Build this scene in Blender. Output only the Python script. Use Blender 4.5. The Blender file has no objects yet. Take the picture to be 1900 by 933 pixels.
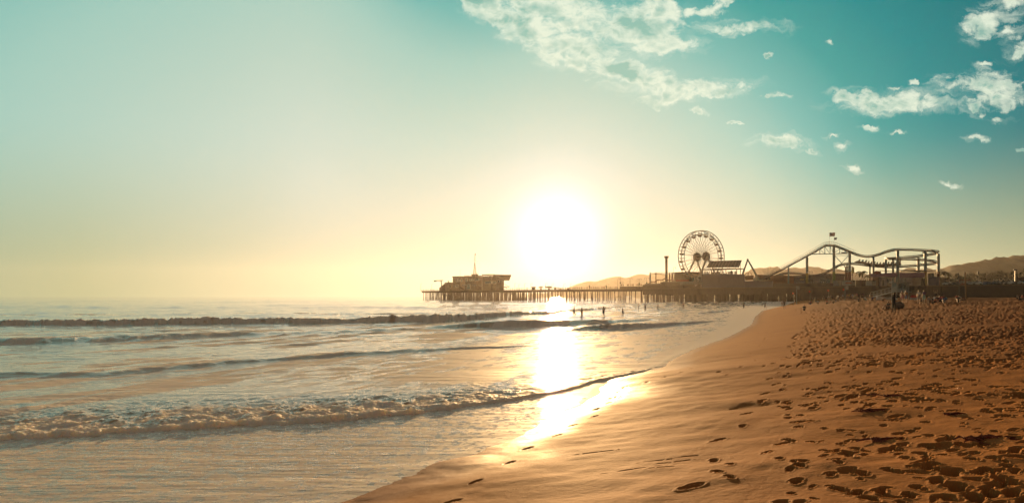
import bpy, bmesh, math, random
import numpy as np
from mathutils import Vector, Matrix
random.seed(7)
rng = np.random.default_rng(11)
S = bpy.context.scene
C = S.collection

# ------------------------------------------------------------------ camera
F, CX, HY, EYE = 1500.0, 950.0, 549.0, 3.0      # focal length and horizon row in photo pixels, eye height above the sea
cam = bpy.data.cameras.new('camera'); cam_o = bpy.data.objects.new('camera', cam); C.objects.link(cam_o)
cam_o.location = (0, 0, EYE); cam_o.rotation_euler = (math.radians(90), 0, 0)
cam.sensor_width = 36; cam.lens = 36 * F / 1900; cam.shift_y = (HY - 466.5) / 1900
cam.clip_start = 0.1; cam.clip_end = 40000
S.camera = cam_o

# ------------------------------------------------------------------ sun, sky, exposure
SUN_AZ, SUN_EL = math.atan(85 / F), math.atan(106 / F)
sd = Vector((math.sin(SUN_AZ) * math.cos(SUN_EL), math.cos(SUN_AZ) * math.cos(SUN_EL), math.sin(SUN_EL)))
sun = bpy.data.lights.new('sun', 'SUN'); sun_o = bpy.data.objects.new('sun', sun); C.objects.link(sun_o)
sun.energy = 5.0; sun.angle = math.radians(0.6); sun.color = (1.0, 0.60, 0.26)
sun_o.rotation_euler = sd.to_track_quat('Z', 'Y').to_euler()
S.view_settings.view_transform = 'Standard'; S.view_settings.look = 'None'
S.view_settings.exposure = 1.2; S.view_settings.gamma = 1
try: S.view_settings.use_curve_mapping = False
except Exception: pass
cy = S.cycles
cy.max_bounces = 6; cy.diffuse_bounces = 2; cy.glossy_bounces = 3; cy.transmission_bounces = 2
cy.volume_bounces = 0; cy.transparent_max_bounces = 4; cy.caustics_reflective = False; cy.caustics_refractive = False
cy.sample_clamp_indirect = 4; cy.use_denoising = True; cy.sample_clamp_direct = 0

class NT:
    """small helper for writing node trees"""
    def __init__(s, tree): s.t = tree; s.n = tree.nodes; s.l = tree.links; s.n.clear()
    def add(s, typ, **kw):
        n = s.n.new(typ)
        ins = kw.pop('ins', {})
        for k, v in kw.items(): setattr(n, k, v)
        for k, v in ins.items(): s.put(n.inputs[k], v)
        return n
    def put(s, sock, v):
        if hasattr(v, 'is_output') or isinstance(v, bpy.types.NodeSocket): s.l.new(v, sock)
        else: sock.default_value = v
    def m(s, op, a, b=None, c=None, clamp=False):
        n = s.add('ShaderNodeMath', operation=op, use_clamp=clamp)
        s.put(n.inputs[0], a)
        if b is not None: s.put(n.inputs[1], b)
        if c is not None: s.put(n.inputs[2], c)
        return n.outputs[0]
    def mix(s, f, a, b, blend='MIX'):
        n = s.add('ShaderNodeMix', data_type='RGBA', blend_type=blend)
        s.put(n.inputs[0], f); s.put(n.inputs[6], a); s.put(n.inputs[7], b)
        return n.outputs[2]
    def ramp(s, f, stops, interp='LINEAR'):
        n = s.add('ShaderNodeValToRGB'); s.put(n.inputs[0], f); r = n.color_ramp; r.interpolation = interp
        while len(r.elements) < len(stops): r.elements.new(0.5)
        for e, (p, c) in zip(r.elements, stops): e.position = p; e.color = (*c, 1) if len(c) == 3 else c
        return n.outputs[0]
    def rng(s, v, a, b, c=0., d=1., typ='SMOOTHSTEP'):
        n = s.add('ShaderNodeMapRange', interpolation_type=typ)
        s.put(n.inputs[0], v)
        for i, q in enumerate((a, b, c, d)): s.put(n.inputs[1 + i], q)
        return n.outputs[0]

def lin(r, g, b):
    f = lambda c: (c / 12.92 if c <= .04045 else ((c + .055) / 1.055) ** 2.4)
    return (f(r / 255), f(g / 255), f(b / 255))

world = bpy.data.worlds.new('World'); S.world = world; world.use_nodes = True
w = NT(world.node_tree)
gen = w.add('ShaderNodeTexCoord').outputs['Generated']
sep = w.add('ShaderNodeSeparateXYZ', ins={0: gen})
X, Y, Z = sep.outputs
az = w.m('ARCTAN2', X, Y)
el = w.m('ARCSINE', Z)
# angle-like distance from the sun, wider along the horizon (the glow of the low haze)
dz = w.m('SUBTRACT', az, SUN_AZ)
# the air over the open sea to the left is paler than over the land
du = w.m('MULTIPLY', dz, w.m('MINIMUM', w.rng(dz, -0.32, 0.0, 0.32, 1.0), w.rng(dz, 0.0, 0.30, 1.0, 0.84)))
dv = w.m('MULTIPLY', w.m('SUBTRACT', el, SUN_EL), w.rng(dz, -0.36, -0.06, .62, 1.0))
rr = w.m('SQRT', w.m('ADD', w.m('MULTIPLY', du, du), w.m('MULTIPLY', dv, dv)))
k = 1 / 1.0        # ramp position = radians
def pxr(p): return p / F
SK = 1.0
sky_r = w.ramp(rr, [
    (pxr(0), (1.1, 1.1, 1.05)), (pxr(60), (.98, .98, .92)), (pxr(110), lin(231, 235, 222)), (pxr(180), lin(205, 218, 202)),
    (pxr(255), lin(186, 210, 194)), (pxr(330), lin(163, 203, 189)), (pxr(410), lin(110, 183, 175)), (pxr(490), lin(45, 158, 155)),
    (pxr(580), lin(0, 138, 142)), (pxr(720), lin(0, 112, 121)), (pxr(840), lin(0, 84, 94)), (pxr(980), (.15, .12, .095))])
sky_r = w.mix(w.rng(el, .38, .62), sky_r, (.16, .13, .105, 1))  # invented warm brown for the unseen upper sky, to warm the fill light
# warm low haze near the horizon
hz_c = w.ramp(w.m('ABSOLUTE', w.m('SUBTRACT', az, SUN_AZ)), [
    (0.0, lin(222, 212, 184)), (0.16, lin(220, 209, 176)), (0.35, lin(205, 199, 159)), (0.55, lin(176, 178, 130)), (1.0, lin(150, 158, 130))])
hz_f = w.rng(el, 0.0, 0.20, 0.85, 0.0)
base = w.mix(hz_f, sky_r, hz_c)
nish = w.add('ShaderNodeTexSky', sky_type='NISHITA', sun_disc=False)
nish.sun_elevation = SUN_EL; nish.sun_rotation = SUN_AZ; nish.air_density = 1.0; nish.dust_density = 2.0
base = w.mix(1.0, base, w.mix(1.0, nish.outputs[0], (0.0002, 0.0002, 0.0002, 1), 'MULTIPLY'), 'ADD')
# aureole: the overexposed glow round the sun
gl = w.m('POWER', w.m('MAXIMUM', w.m('SUBTRACT', 1.0, w.m('MULTIPLY', rr, 1 / pxr(135))), 0.0), 1.9)
base = w.mix(1.0, base, w.mix(gl, (0, 0, 0, 1), (1.0, .97, .9, 1)), 'ADD')
# clouds, laid out on the dome by direction (x/y, z/y)
yc = w.m('MAXIMUM', Y, 0.05)
cu, cv = w.m('DIVIDE', X, yc), w.m('DIVIDE', Z, yc)
cvec = w.add('ShaderNodeCombineXYZ', ins={0: cu, 1: cv, 2: 0.0}).outputs[0]
def noise(vec, scale, detail=8, rough=.58, dist=0.0):
    n = w.add('ShaderNodeTexNoise', ins={'Vector': vec, 'Scale': scale, 'Detail': detail, 'Roughness': rough, 'Distortion': dist})
    return n.outputs[0]
wob = w.add('ShaderNodeTexNoise', ins={'Vector': cvec, 'Scale': 16.0, 'Detail': 6.0, 'Roughness': .65})
wv = w.add('ShaderNodeVectorMath', operation='SUBTRACT', ins={0: wob.outputs['Color'], 1: (0.5, 0.5, 0.5)}).outputs[0]
wv = w.add('ShaderNodeVectorMath', operation='SCALE', ins={0: wv, 'Scale': 0.055}).outputs[0]
wvec = w.add('ShaderNodeVectorMath', operation='ADD', ins={0: cvec, 1: wv}).outputs[0]
CL = [  # px, py, rx, ry, rot (deg, positive = falling to the right in the picture)
    (905, 8, 75, 30, 30), (985, 48, 110, 42, 30), (1085, 92, 120, 40, 28), (1030, 20, 120, 42, 10), (1100, 45, 105, 55, 0), (1185, 45, 85, 50, 0),
    (1160, 125, 75, 24, 20), (1232, 86, 75, 17, 0), (1215, 20, 60, 30, 20), (1235, 157, 62, 26, 12), (1295, 163, 112, 17, 0), (1240, 180, 60, 14, 0),
    (1385, 52, 85, 15, 0), (1325, 18, 48, 13, -20), (1285, 22, 30, 14, 0), (1440, 183, 38, 8, 0), (1362, 228, 30, 6, 0), (1296, 213, 18, 8, 0),
    (1650, 193, 118, 21, 0), (1690, 190, 75, 24, 0), (1615, 178, 30, 14, 0), (1848, 168, 62, 40, 20), (1785, 162, 62, 20, 12), (1815, 205, 34, 15, 0),
    (1835, 42, 50, 28, -15), (1880, 60, 34, 30, -20), (1888, 96, 30, 15, -20), (1826, 118, 26, 8, 0), (1875, 8, 48, 18, 0),
    (1448, 265, 52, 13, 0), (1505, 276, 22, 8, 0), (1608, 243, 28, 8, 0), (1566, 273, 18, 6, 0), (1588, 310, 26, 7, 10), (1692, 148, 16, 8, 0),
    (1538, 73, 12, 7, 0), (1421, 105, 14, 6, 0), (1660, 158, 14, 6, 0), (1850, 224, 16, 7, 0), (1655, 248, 30, 5, 0), (1810, 252, 22, 7, 0), (1893, 280, 18, 5, 0), (1765, 338, 20, 6, 0), (1545, 258, 20, 5, 0)]
mask = 0.0
for (px, py, rx, ry, rot) in CL:
    mp = w.add('ShaderNodeMapping', vector_type='TEXTURE')
    w.put(mp.inputs[0], wvec)
    mp.inputs[1].default_value = ((px - CX) / F, (HY - py) / F, 0)
    mp.inputs[2].default_value = (0, 0, math.radians(-rot))
    mp.inputs[3].default_value = (rx * (1.4 if rx > 40 else 1.1) / F, ry * (1.5 if rx > 40 else 1.15) / F, 1)
    g = w.add('ShaderNodeTexGradient', gradient_type='SPHERICAL'); w.put(g.inputs[0], mp.outputs[0])
    mask = w.m('MAXIMUM', mask, g.outputs[1])
sc = w.add('ShaderNodeVectorMath', operation='MULTIPLY', ins={0: cvec, 1: (0.8, 1.15, 1)}).outputs[0]
n1 = noise(sc, 58, 11, .66, .5)
off = w.add('ShaderNodeVectorMath', operation='ADD', ins={0: sc, 1: (-0.003, -0.006, 0)}).outputs[0]
n2 = noise(off, 58, 11, .66, .5)
dens = w.m('ADD', w.m('MULTIPLY', w.rng(mask, 0.1, 0.85, 0, 1, 'LINEAR'), 0.95), w.m('MULTIPLY', w.m('SUBTRACT', n1, 0.5), 2.6))
lowc = noise(sc, 17, 3, .5, .0)
dens = w.m('ADD', dens, w.m('MULTIPLY', w.m('SUBTRACT', lowc, 0.56), 2.3))
dens = w.m('SUBTRACT', dens, w.rng(mask, 0.05, 0.4, .8, 0.))
alpha = w.m('MULTIPLY', w.rng(dens, -0.05, 0.80), .93)
thick = w.rng(dens, 0.35, 1.15)
low = w.rng(noise(cvec, 11, 4, .5, .0), .42, .60)
m1 = noise(sc, 30, 5, .5, .2)
m2 = noise(w.add('ShaderNodeVectorMath', operation='ADD', ins={0: sc, 1: (-0.006, -0.011, 0)}).outputs[0], 30, 5, .5, .2)
light = w.m('ADD', w.m('MULTIPLY', w.m('SUBTRACT', n1, n2), 1.3), 1.0)
light = w.m('ADD', light, w.m('MULTIPLY', w.m('SUBTRACT', m1, m2), 2.4))
light = w.m('SUBTRACT', light, w.m('MULTIPLY', w.m('MULTIPLY', thick, w.m('ADD', w.m('MULTIPLY', low, .8), .25)), 1.05), clamp=True)
ccol = w.mix(light, (*lin(138, 188, 172), 1), (*lin(230, 240, 218), 1))
wst = noise(w.add('ShaderNodeVectorMath', operation='MULTIPLY', ins={0: wvec, 1: (9, 34, 1)}).outputs[0], 1.6, 6, .6, .6)
wisp = w.m('MULTIPLY', w.m('MULTIPLY', w.rng(mask, 0.0, 0.3), w.rng(wst, .42, .70)), .55)
alpha = w.m('MAXIMUM', alpha, wisp)
alpha = w.m('MULTIPLY', alpha, w.m('GREATER_THAN', Y, 0.05))
alpha = w.m('MULTIPLY', alpha, w.rng(light, 0, 1, .8, 1))
fin = w.mix(alpha, base, ccol)
bg = w.add('ShaderNodeBackground', ins={0: fin, 1: 0.435})
out = w.add('ShaderNodeOutputWorld', ins={0: bg.outputs[0]})
world.cycles.sampling_method = 'MANUAL'; world.cycles.sample_map_resolution = 512

# ------------------------------------------------------------------ helpers
def px(p): return (p - CX) / F
def at(p, D): return px(p) * D
def zz(py, D): return EYE + (HY - py) / F * D

def hashn(xi, yi, seed):
    h = (xi.astype(np.int64) * 374761393 + yi.astype(np.int64) * 668265263 + seed * 1442695041) & 0xffffffff
    h = ((h ^ (h >> 13)) * 1274126177) & 0xffffffff
    h = (h ^ (h >> 16)) & 0xffffff
    return h / float(0xffffff)
def vn(x, y, seed=0):
    xi, yi = np.floor(x), np.floor(y); fx, fy = x - xi, y - yi
    fx = fx * fx * fx * (fx * (fx * 6 - 15) + 10); fy = fy * fy * fy * (fy * (fy * 6 - 15) + 10)
    a, b = hashn(xi, yi, seed), hashn(xi + 1, yi, seed)
    c, d = hashn(xi, yi + 1, seed), hashn(xi + 1, yi + 1, seed)
    return (a * (1 - fx) + b * fx) * (1 - fy) + (c * (1 - fx) + d * fx) * fy - .5
def fbm(x, y, octv=4, seed=0, gain=.5):
    s, a = 0., 1.
    for i in range(octv):
        s = s + a * vn(x, y, seed + i); x, y = x * 2.03 + 17.1, y * 2.03 - 9.7; a *= gain
    return s
def sstep(a, b, x):
    t = np.clip((x - a) / (b - a), 0, 1); return t * t * (3 - 2 * t)

# shoreline, in metres, from the sea's edge in the photograph
_sh = [(600, 931), (700, 893), (800, 862), (870, 840), (930, 815), (985, 790), (1010, 775), (1050, 755), (1086, 738), (1100, 722), (1118, 706),
       (1190, 690), (1219, 682), (1235, 668), (1290, 645), (1340, 628), (1366, 616), (1391, 602), (1398, 588), (1412, 577), (1440, 570), (1456, 566.5)]
SHORE = [(-30., -40.), (-8.2, 0.)] + [(at(a, EYE * F / (b - HY)), EYE * F / (b - HY)) for a, b in _sh] + [(150., 430.), (420., 1200.), (1500., 5000.)]
def shore_s(x, y):
    """signed distance from the shoreline, positive on the sand side"""
    best = np.full(np.shape(x), 1e9); sg = np.ones(np.shape(x))
    for (x0, y0), (x1, y1) in zip(SHORE[:-1], SHORE[1:]):
        dx, dy = x1 - x0, y1 - y0; L2 = dx * dx + dy * dy
        t = np.clip(((x - x0) * dx + (y - y0) * dy) / L2, 0, 1)
        ex, ey = x - x0 - t * dx, y - y0 - t * dy
        d = ex * ex + ey * ey
        cr = dy * (x - x0) - dx * (y - y0)
        m = d < best
        best = np.where(m, d, best); sg = np.where(m, np.sign(cr), sg)
    return np.sqrt(best) * sg
PR_S = [-200, -40, -10, 0, 4, 8, 14, 22, 40, 90, 900]
PR_Z = [-6, -2.4, -.55, 0, .55, 1.08, 1.66, 2.18, 2.40, 2.45, 2.5]
def sand_base(x, y):
    s = shore_s(x, y)
    s2 = s + fbm(x / 1.3, y / 1.3, 3, 5) * .35 * sstep(60, 10, y)
    z = np.interp(s2, PR_S, PR_Z)
    z = z + fbm(x / 9, y / 9, 3, 40) * .10 * sstep(3, 12, s) 
    return z, s
def ground(p, py):
    """point of the sand seen at photo pixel (p, py)"""
    D = np.exp(np.linspace(math.log(4), math.log(420), 1500))
    x = px(p) * D
    z, _ = sand_base(x, D)
    ray = EYE - (py - HY) / F * D
    i = int(np.argmax(ray < z))
    if not (ray < z).any(): i = len(D) - 1
    return float(x[i]), float(D[i]), float(z[i])
def gz(x, y): return float(sand_base(np.array([x]), np.array([y]))[0][0])

# pier frame: front edge runs from the sea end towards the shore; offsets go away from the viewer
PDX, PDY = .564, -.826
def pier(p, off=0.):
    ax, ay = 90 + off * -PDY, 450 + off * PDX
    u = px(p); Yv = (ax * PDY - ay * PDX) / (u * PDY - PDX)
    return u * Yv, Yv
PN = Vector((-PDY, PDX, 0)); PD = Vector((PDX, PDY, 0))

# ------------------------------------------------------------------ materials
MATS = {}
def mat(name, col, rough=.7, metal=0., noise_amt=.25, scale=1.5, bump=0., spec=.4, var=None):
    if name in MATS: return MATS[name]
    m = bpy.data.materials.new(name); m.use_nodes = True; t = NT(m.node_tree)
    co = t.add('ShaderNodeTexCoord').outputs['Object']
    n = t.add('ShaderNodeTexNoise', ins={'Vector': co, 'Scale': scale, 'Detail': 5., 'Roughness': .6})
    c0 = tuple(c * (1 - noise_amt) for c in col); c1 = tuple(min(1, c * (1 + noise_amt)) for c in (var or col))
    cc = t.ramp(n.outputs[0], [(.3, c0), (.7, c1)])
    b = t.add('ShaderNodeBsdfPrincipled', ins={'Base Color': cc, 'Roughness': rough, 'Metallic': metal, 'Specular IOR Level': spec})
    if bump:
        bn = t.add('ShaderNodeBump', ins={'Height': n.outputs[0], 'Strength': bump, 'Distance': .05}); t.put(b.inputs['Normal'], bn.outputs[0])
    t.add('ShaderNodeOutputMaterial', ins={0: b.outputs[0]})
    MATS[name] = m; return m
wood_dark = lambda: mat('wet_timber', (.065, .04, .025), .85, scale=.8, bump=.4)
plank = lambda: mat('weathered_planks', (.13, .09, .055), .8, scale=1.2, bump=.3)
steel_blue = lambda: mat('blue_grey_steel', (.13, .19, .21), .5, .2, .2)
steel_dark = lambda: mat('dark_steel', (.07, .075, .07), .5, .3)
white_paint = lambda: mat('white_paint', (.6, .58, .54), .55, noise_amt=.12)
cream_wall = lambda: mat('cream_wall', (.36, .30, .22), .85)

# ------------------------------------------------------------------ mesh builder
class MB:
    def __init__(s): s.v = []; s.f = []; s.mi = []
    def raw(s, vs, fs, mi=0):
        o = len(s.v); s.v += [tuple(v) for v in vs]
        s.f += [tuple(i + o for i in f) for f in fs]; s.mi += [mi] * len(fs); return s
    def hexa(s, b4, t4, mi=0):
        return s.raw(list(b4) + list(t4), [(3, 2, 1, 0), (4, 5, 6, 7), (0, 1, 5, 4), (1, 2, 6, 5), (2, 3, 7, 6), (3, 0, 4, 7)], mi)
    def box(s, x0, x1, y0, y1, z0, z1, mi=0):
        return s.hexa([(x0, y0, z0), (x1, y0, z0), (x1, y1, z0), (x0, y1, z0)], [(x0, y0, z1), (x1, y0, z1), (x1, y1, z1), (x0, y1, z1)], mi)
    def tube(s, pts, r, n=6, mi=0, cap=True):
        pts = [Vector(p) for p in pts]
        if not hasattr(r, '__len__'): r = [r] * len(pts)
        rings = []
        prev = None
        for i, p in enumerate(pts):
            d = (pts[min(i + 1, len(pts) - 1)] - pts[max(i - 1, 0)])
            if d.length < 1e-9: d = Vector((0, 0, 1))
            d.normalize()
            if prev is None: a = d.orthogonal().normalized()
            else:
                a = prev - d * prev.dot(d)
                a = a.normalized() if a.length > 1e-6 else d.orthogonal().normalized()
            prev = a; b = d.cross(a)
            rings.append([p + (a * math.cos(2 * math.pi * k / n) + b * math.sin(2 * math.pi * k / n)) * r[i] for k in range(n)])
        vs = [v for R in rings for v in R]; fs = []
        for i in range(len(pts) - 1):
            for k in range(n):
                fs.append((i * n + k, i * n + (k + 1) % n, (i + 1) * n + (k + 1) % n, (i + 1) * n + k))
        if cap: fs += [tuple(range(n))[::-1], tuple((len(pts) - 1) * n + k for k in range(n))]
        return s.raw(vs, fs, mi)
    def prism(s, poly, z0, z1, mi=0):   # poly of (x, y)
        n = len(poly)
        return s.raw([(x, y, z0) for x, y in poly] + [(x, y, z1) for x, y in poly],
                     [tuple(range(n))[::-1], tuple(range(n, 2 * n))] + [(i, (i + 1) % n, n + (i + 1) % n, n + i) for i in range(n)], mi)
    def ball(s, c, r, n=8, m=5, sx=1, sy=1, sz=1, z_from=-1., z_to=1., mi=0):
        vs = []; fs = []
        for j in range(m + 1):
            ph = math.asin(max(-1, min(1, z_from))) + (math.asin(max(-1, min(1, z_to))) - math.asin(max(-1, min(1, z_from)))) * j / m
            for k in range(n):
                a = 2 * math.pi * k / n
                vs.append((c[0] + sx * r * math.cos(ph) * math.cos(a), c[1] + sy * r * math.cos(ph) * math.sin(a), c[2] + sz * r * math.sin(ph)))
        for j in range(m):
            for k in range(n): fs.append((j * n + k, j * n + (k + 1) % n, (j + 1) * n + (k + 1) % n, (j + 1) * n + k))
        fs += [tuple(range(n))[::-1], tuple(m * n + k for k in range(n))]
        return s.raw(vs, fs, mi)
    # pier-aligned box seen between photo columns p0..p1 and rows y0 (top)..y1 (bottom), offsets o0..o1 behind the pier's front edge
    def pbox(s, p0, p1, y0, y1, o0, o1, mi=0, y0b=None, zlo=None):
        a, b = pier(p0, o0), pier(p1, o0)
        if o1 - o0 > 1:   # the far right corner, not the near one, reaches column p1
            w0 = math.hypot(b[0] - a[0], b[1] - a[1]); dd_ = o1 - o0
            for _ in range(12):
                e_ = pier(p1, o0 + dd_); bb = (e_[0] - PN.x * dd_, e_[1] - PN.y * dd_)
                if (bb[0] - a[0]) * PDX + (bb[1] - a[1]) * PDY > .55 * w0: break
                dd_ *= .75
            b = bb; o1 = o0 + dd_
        Dm = (a[1] + b[1]) / 2
        zl = zz(y1, Dm) if zlo is None else zlo
        za, zb = zz(y0, a[1] if y0b is not None else Dm), zz(y0 if y0b is None else y0b, b[1] if y0b is not None else Dm)
        d = PN * (o1 - o0)
        A, B = Vector((*a, 0)), Vector((*b, 0))
        q = [A, B, B + d, A + d]; zt = [za, zb, zb, za]
        return s.hexa([(v.x, v.y, zl) for v in q], [(v.x, v.y, t) for v, t in zip(q, zt)], mi)
    def build(s, name, mats, parent=None, smooth=False, loc=None):
        me = bpy.data.meshes.new(name)
        o0 = Vector(loc) if loc is not None else (parent_origin(parent) if parent else Vector((0, 0, 0)))
        me.from_pydata([(v[0] - o0.x, v[1] - o0.y, v[2] - o0.z) for v in s.v], [], s.f)
        if not isinstance(mats, (list, tuple)): mats = [mats]
        for m in mats: me.materials.append(m)
        me.polygons.foreach_set('material_index', s.mi)
        if smooth: me.polygons.foreach_set('use_smooth', [True] * len(s.f))
        me.update()
        bm = bmesh.new(); bm.from_mesh(me); bmesh.ops.recalc_face_normals(bm, faces=bm.faces); bm.to_mesh(me); bm.free()
        o = bpy.data.objects.new(name, me); C.objects.link(o)
        if parent: o.parent = parent
        if loc is not None and not parent: o.location = loc
        return o
def parent_origin(o):
    v = Vector((0, 0, 0))
    while o is not None: v = v + Vector(o.location); o = o.parent
    return v
def tag(o, label, cat, group=None, kind=None):
    if label: o['label'] = label
    if cat: o['category'] = cat
    if group: o['group'] = group
    if kind: o['kind'] = kind
    return o
def thing(name, label, cat, loc, group=None):
    o = bpy.data.objects.new(name, None); C.objects.link(o); o.location = loc; o.empty_display_size = .2
    return tag(o, label, cat, group)
def copy_tree(o, parent=None):
    c = o.copy(); C.objects.link(c)
    if parent: c.parent = parent
    for ch in list(o.children): copy_tree(ch, c)
    return c
def ordn(i): return ['first', 'second', 'third', 'fourth', 'fifth', 'sixth', 'seventh', 'eighth', 'ninth', 'tenth', 'eleventh', 'twelfth', 'thirteenth', 'fourteenth', 'fifteenth', 'sixteenth', 'seventeenth', 'eighteenth', 'nineteenth', 'twentieth'][i]

def grid_mesh(name, xs, ys, zs, attrs=None, smooth=True):
    R, Cc = zs.shape
    me = bpy.data.meshes.new(name)
    co = np.empty((R * Cc, 3), np.float32); co[:, 0] = xs.ravel(); co[:, 1] = ys.ravel(); co[:, 2] = zs.ravel()
    me.vertices.add(R * Cc); me.vertices.foreach_set('co', co.ravel())
    i = np.arange((R - 1) * (Cc - 1)); r, c = i // (Cc - 1), i % (Cc - 1); a = r * Cc + c
    q = np.stack([a, a + 1, a + Cc + 1, a + Cc], 1).astype(np.int32)
    n = len(q)
    me.loops.add(n * 4); me.loops.foreach_set('vertex_index', q.ravel())
    me.polygons.add(n); me.polygons.foreach_set('loop_start', np.arange(0, n * 4, 4, dtype=np.int32))
    me.polygons.foreach_set('loop_total', np.full(n, 4, np.int32))
    if smooth: me.polygons.foreach_set('use_smooth', np.ones(n, bool))
    for k_, v_ in (attrs or {}).items():
        at_ = me.attributes.new(k_, 'FLOAT', 'POINT'); at_.data.foreach_set('value', np.ascontiguousarray(v_.ravel(), dtype=np.float32))
    me.update(); me.validate()
    o = bpy.data.objects.new(name, me); C.objects.link(o); return o

# ================================================================== BEACH
NU, NV = 1450, 880
U = np.linspace(-.76, .95, NU); V = np.linspace(1 / 4.2, 1 / 430., NV)
UU, VV = np.meshgrid(U, V)
DY = 1 / VV; DX = UU * DY
Zb, Ss = sand_base(DX, DY)
# churned dry sand higher up the beach; the front is compact with scattered prints
edge = 3.6 + .0 * DY
churn = sstep(7.5, 17, Ss + fbm(DX / 3, DY / 3, 2, 77) * 3 + np.clip(DY - 14, 0, 40) * .12)
churn = churn * sstep(9, 26, DY + fbm(DX / 2, DY / 2, 2, 78) * 6) 
soft = sstep(4, 9, Ss)
Zs = Zb.copy()
# faint wind / swash ripples on the compact sand
ca, cb = DX * .345 + DY * .939, DX * .939 - DY * .345
Zs += fbm(cb / .55, ca / 1.6, 4, 91, .55) * .016 * sstep(3.0, 9, Ss) * sstep(90, 15, DY)
Zs += fbm(DX / .8, DY / .8, 4, 92, .6) * (.035 * churn) * sstep(260, 30, DY)
Zs += fbm(DX / .16, DY / .22, 3, 93, .6) * (.008 * churn + .002) * sstep(40, 12, DY)
far_n = sstep(60, 110, DY) * sstep(8, 14, Ss)
Zs += (fbm(DX / 1.6, DY / 2.6, 3, 94, .6)) * .26 * far_n * sstep(400, 150, DY)
dU, dV = U[1] - U[0], V[0] - V[1]
def stamp(x, y, ang, L, W, dep, rim, irr=0., seed=0):
    D = y; R = L * .95
    i0 = int((x / (y) - R * 1.7 / D - U[0]) / dU); i1 = int((x / y + R * 1.7 / D - U[0]) / dU) + 2
    j0 = int((V[0] - 1 / (max(D - R, 1.))) / dV); j1 = int((V[0] - 1 / (D + R)) / dV) + 2
    i0, j0 = max(i0, 0), max(j0, 0); i1, j1 = min(i1, NU), min(j1, NV)
    if i1 - i0 < 1 or j1 - j0 < 1: return
    sl = (slice(j0, j1), slice(i0, i1))
    ex, ey = DX[sl] - x, DY[sl] - y
    c, s_ = math.cos(ang), math.sin(ang)
    lx, ly = ex * c + ey * s_, -ex * s_ + ey * c
    if irr: 
        lx = lx + fbm(ex / .07 + seed, ey / .07, 2, seed % 97) * irr; ly = ly + fbm(ex / .07, ey / .07 + seed, 2, seed % 89) * irr
    t = lx / (L / 2)
    wid = W / 2 * (1 - .28 * np.exp(-((t + .15) / .3) ** 2) + .10 * np.clip(t, -1, 1))
    r = np.sqrt(t ** 2 * 1.0 + (ly / wid) ** 2)
    g = -dep * sstep(1.12, .72, r) * (1 + .35 * t * np.where(np.abs(t) < 1, 1, 0)) + rim * np.exp(-((r - 1.25) / .22) ** 2)
    Zs[sl] += g
def print_at(p, py, ang_deg, L=.34, W=.13, dep=.03, rim=.006, irr=.012):
    x, y, z = ground(p, py); stamp(x, y, math.radians(ang_deg), L, W, dep, rim, irr, int(p * 7 + py))
# the single trail along the wet sand, from the lower left corner into the distance
for (p, q) in [(840, 929), (882, 893), (945, 858), (978, 832), (1032, 808), (1062, 789), (1104, 772), (1105, 760), (1130, 747), (1138, 737), (1148, 727), (1160, 719),
               (1200, 709), (1232, 700), (1262, 691), (1285, 683), (1300, 676), (1318, 668), (1335, 661), (1322, 655)]:
    print_at(p, q, 48 + rng.normal(0, 6), .33, .11, .028, .004)
# deeper prints between the trail and the churned sand
for (p, q, a, L) in [(1282, 903, 40, .42), (1325, 855, 75, .34), (1332, 817, 42, .40), (1378, 790, 70, .34), (1386, 767, 40, .38), (1412, 745, 70, .32),
                     (1420, 730, 42, .38), (1437, 714, 70, .3), (1428, 703, 44, .34), (1445, 691, 60, .28), (1415, 742, 30, .3), (1352, 694, 40, .3), (1375, 680, 40, .3), (1335, 690, 40, .3),
                     (1405, 668, 40, .3), (1395, 655, 45, .3), (1412, 640, 45, .3), (1420, 628, 45, .3), (1408, 617, 45, .3)]:
    print_at(p, q, a, L, L * .4, .042, .008)
# drag marks in the wet sand
for (p, q, a, L) in [(1235, 852, 4, 1.1), (1362, 759, 8, .9), (1110, 838, 2, .9), (1165, 872, 8, 1.0), (1225, 866, 3, .5), (1245, 858, 6, .7), (1045, 740, 5, 1.2)]:
    print_at(p, q, a, L, .035, .022, .004, .02)
# big scuffs at the foot of the picture
for (p, q, L, d) in [(1483, 792, .30, .07), (1470, 818, .34, .06), (1490, 855, .28, .08), (1478, 894, .36, .10), (1590, 817, .36, .09), (1600, 880, .42, .12), (1572, 874, .5, .05),
                  (1557, 858, .34, .07), (1575, 840, .4, .07), (1560, 910, .4, .11), (1592, 915, .36, .10), (1632, 912, .34, .08), (1532, 835, .34, .06), (1530, 794, .36, .05),
                  (1560, 798, .3, .05), (1725, 828, .5, .11), (1722, 850, .36, .09), (1737, 860, .38, .09), (1775, 905, .6, .11), (1740, 893, .5, .09), (1825, 825, .40, .10),
                  (1818, 880, .4, .09), (1840, 873, .36, .09), (1880, 915, .44, .10), (1570, 742, .34, .07), (1525, 738, .34, .06), (1484, 752, .28, .06), (1515, 752, .3, .06),
                  (1690, 800, .38, .07), (1640, 790, .32, .06), (1700, 745, .4, .08), (1660, 875, .4, .04), (1462, 770, .3, .05), (1500, 735, .3, .06), (1810, 925, .5, .1), (1690, 920, .3, .05),
                  (1615, 925, .4, .08), (1760, 925, .5, .1), (1855, 900, .4, .06), (1700, 905, .3, .05)]:
    print_at(p, q, rng.uniform(60, 110), L * .74, L * rng.uniform(.32, .44), d * .85, d * .08, .03)
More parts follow.
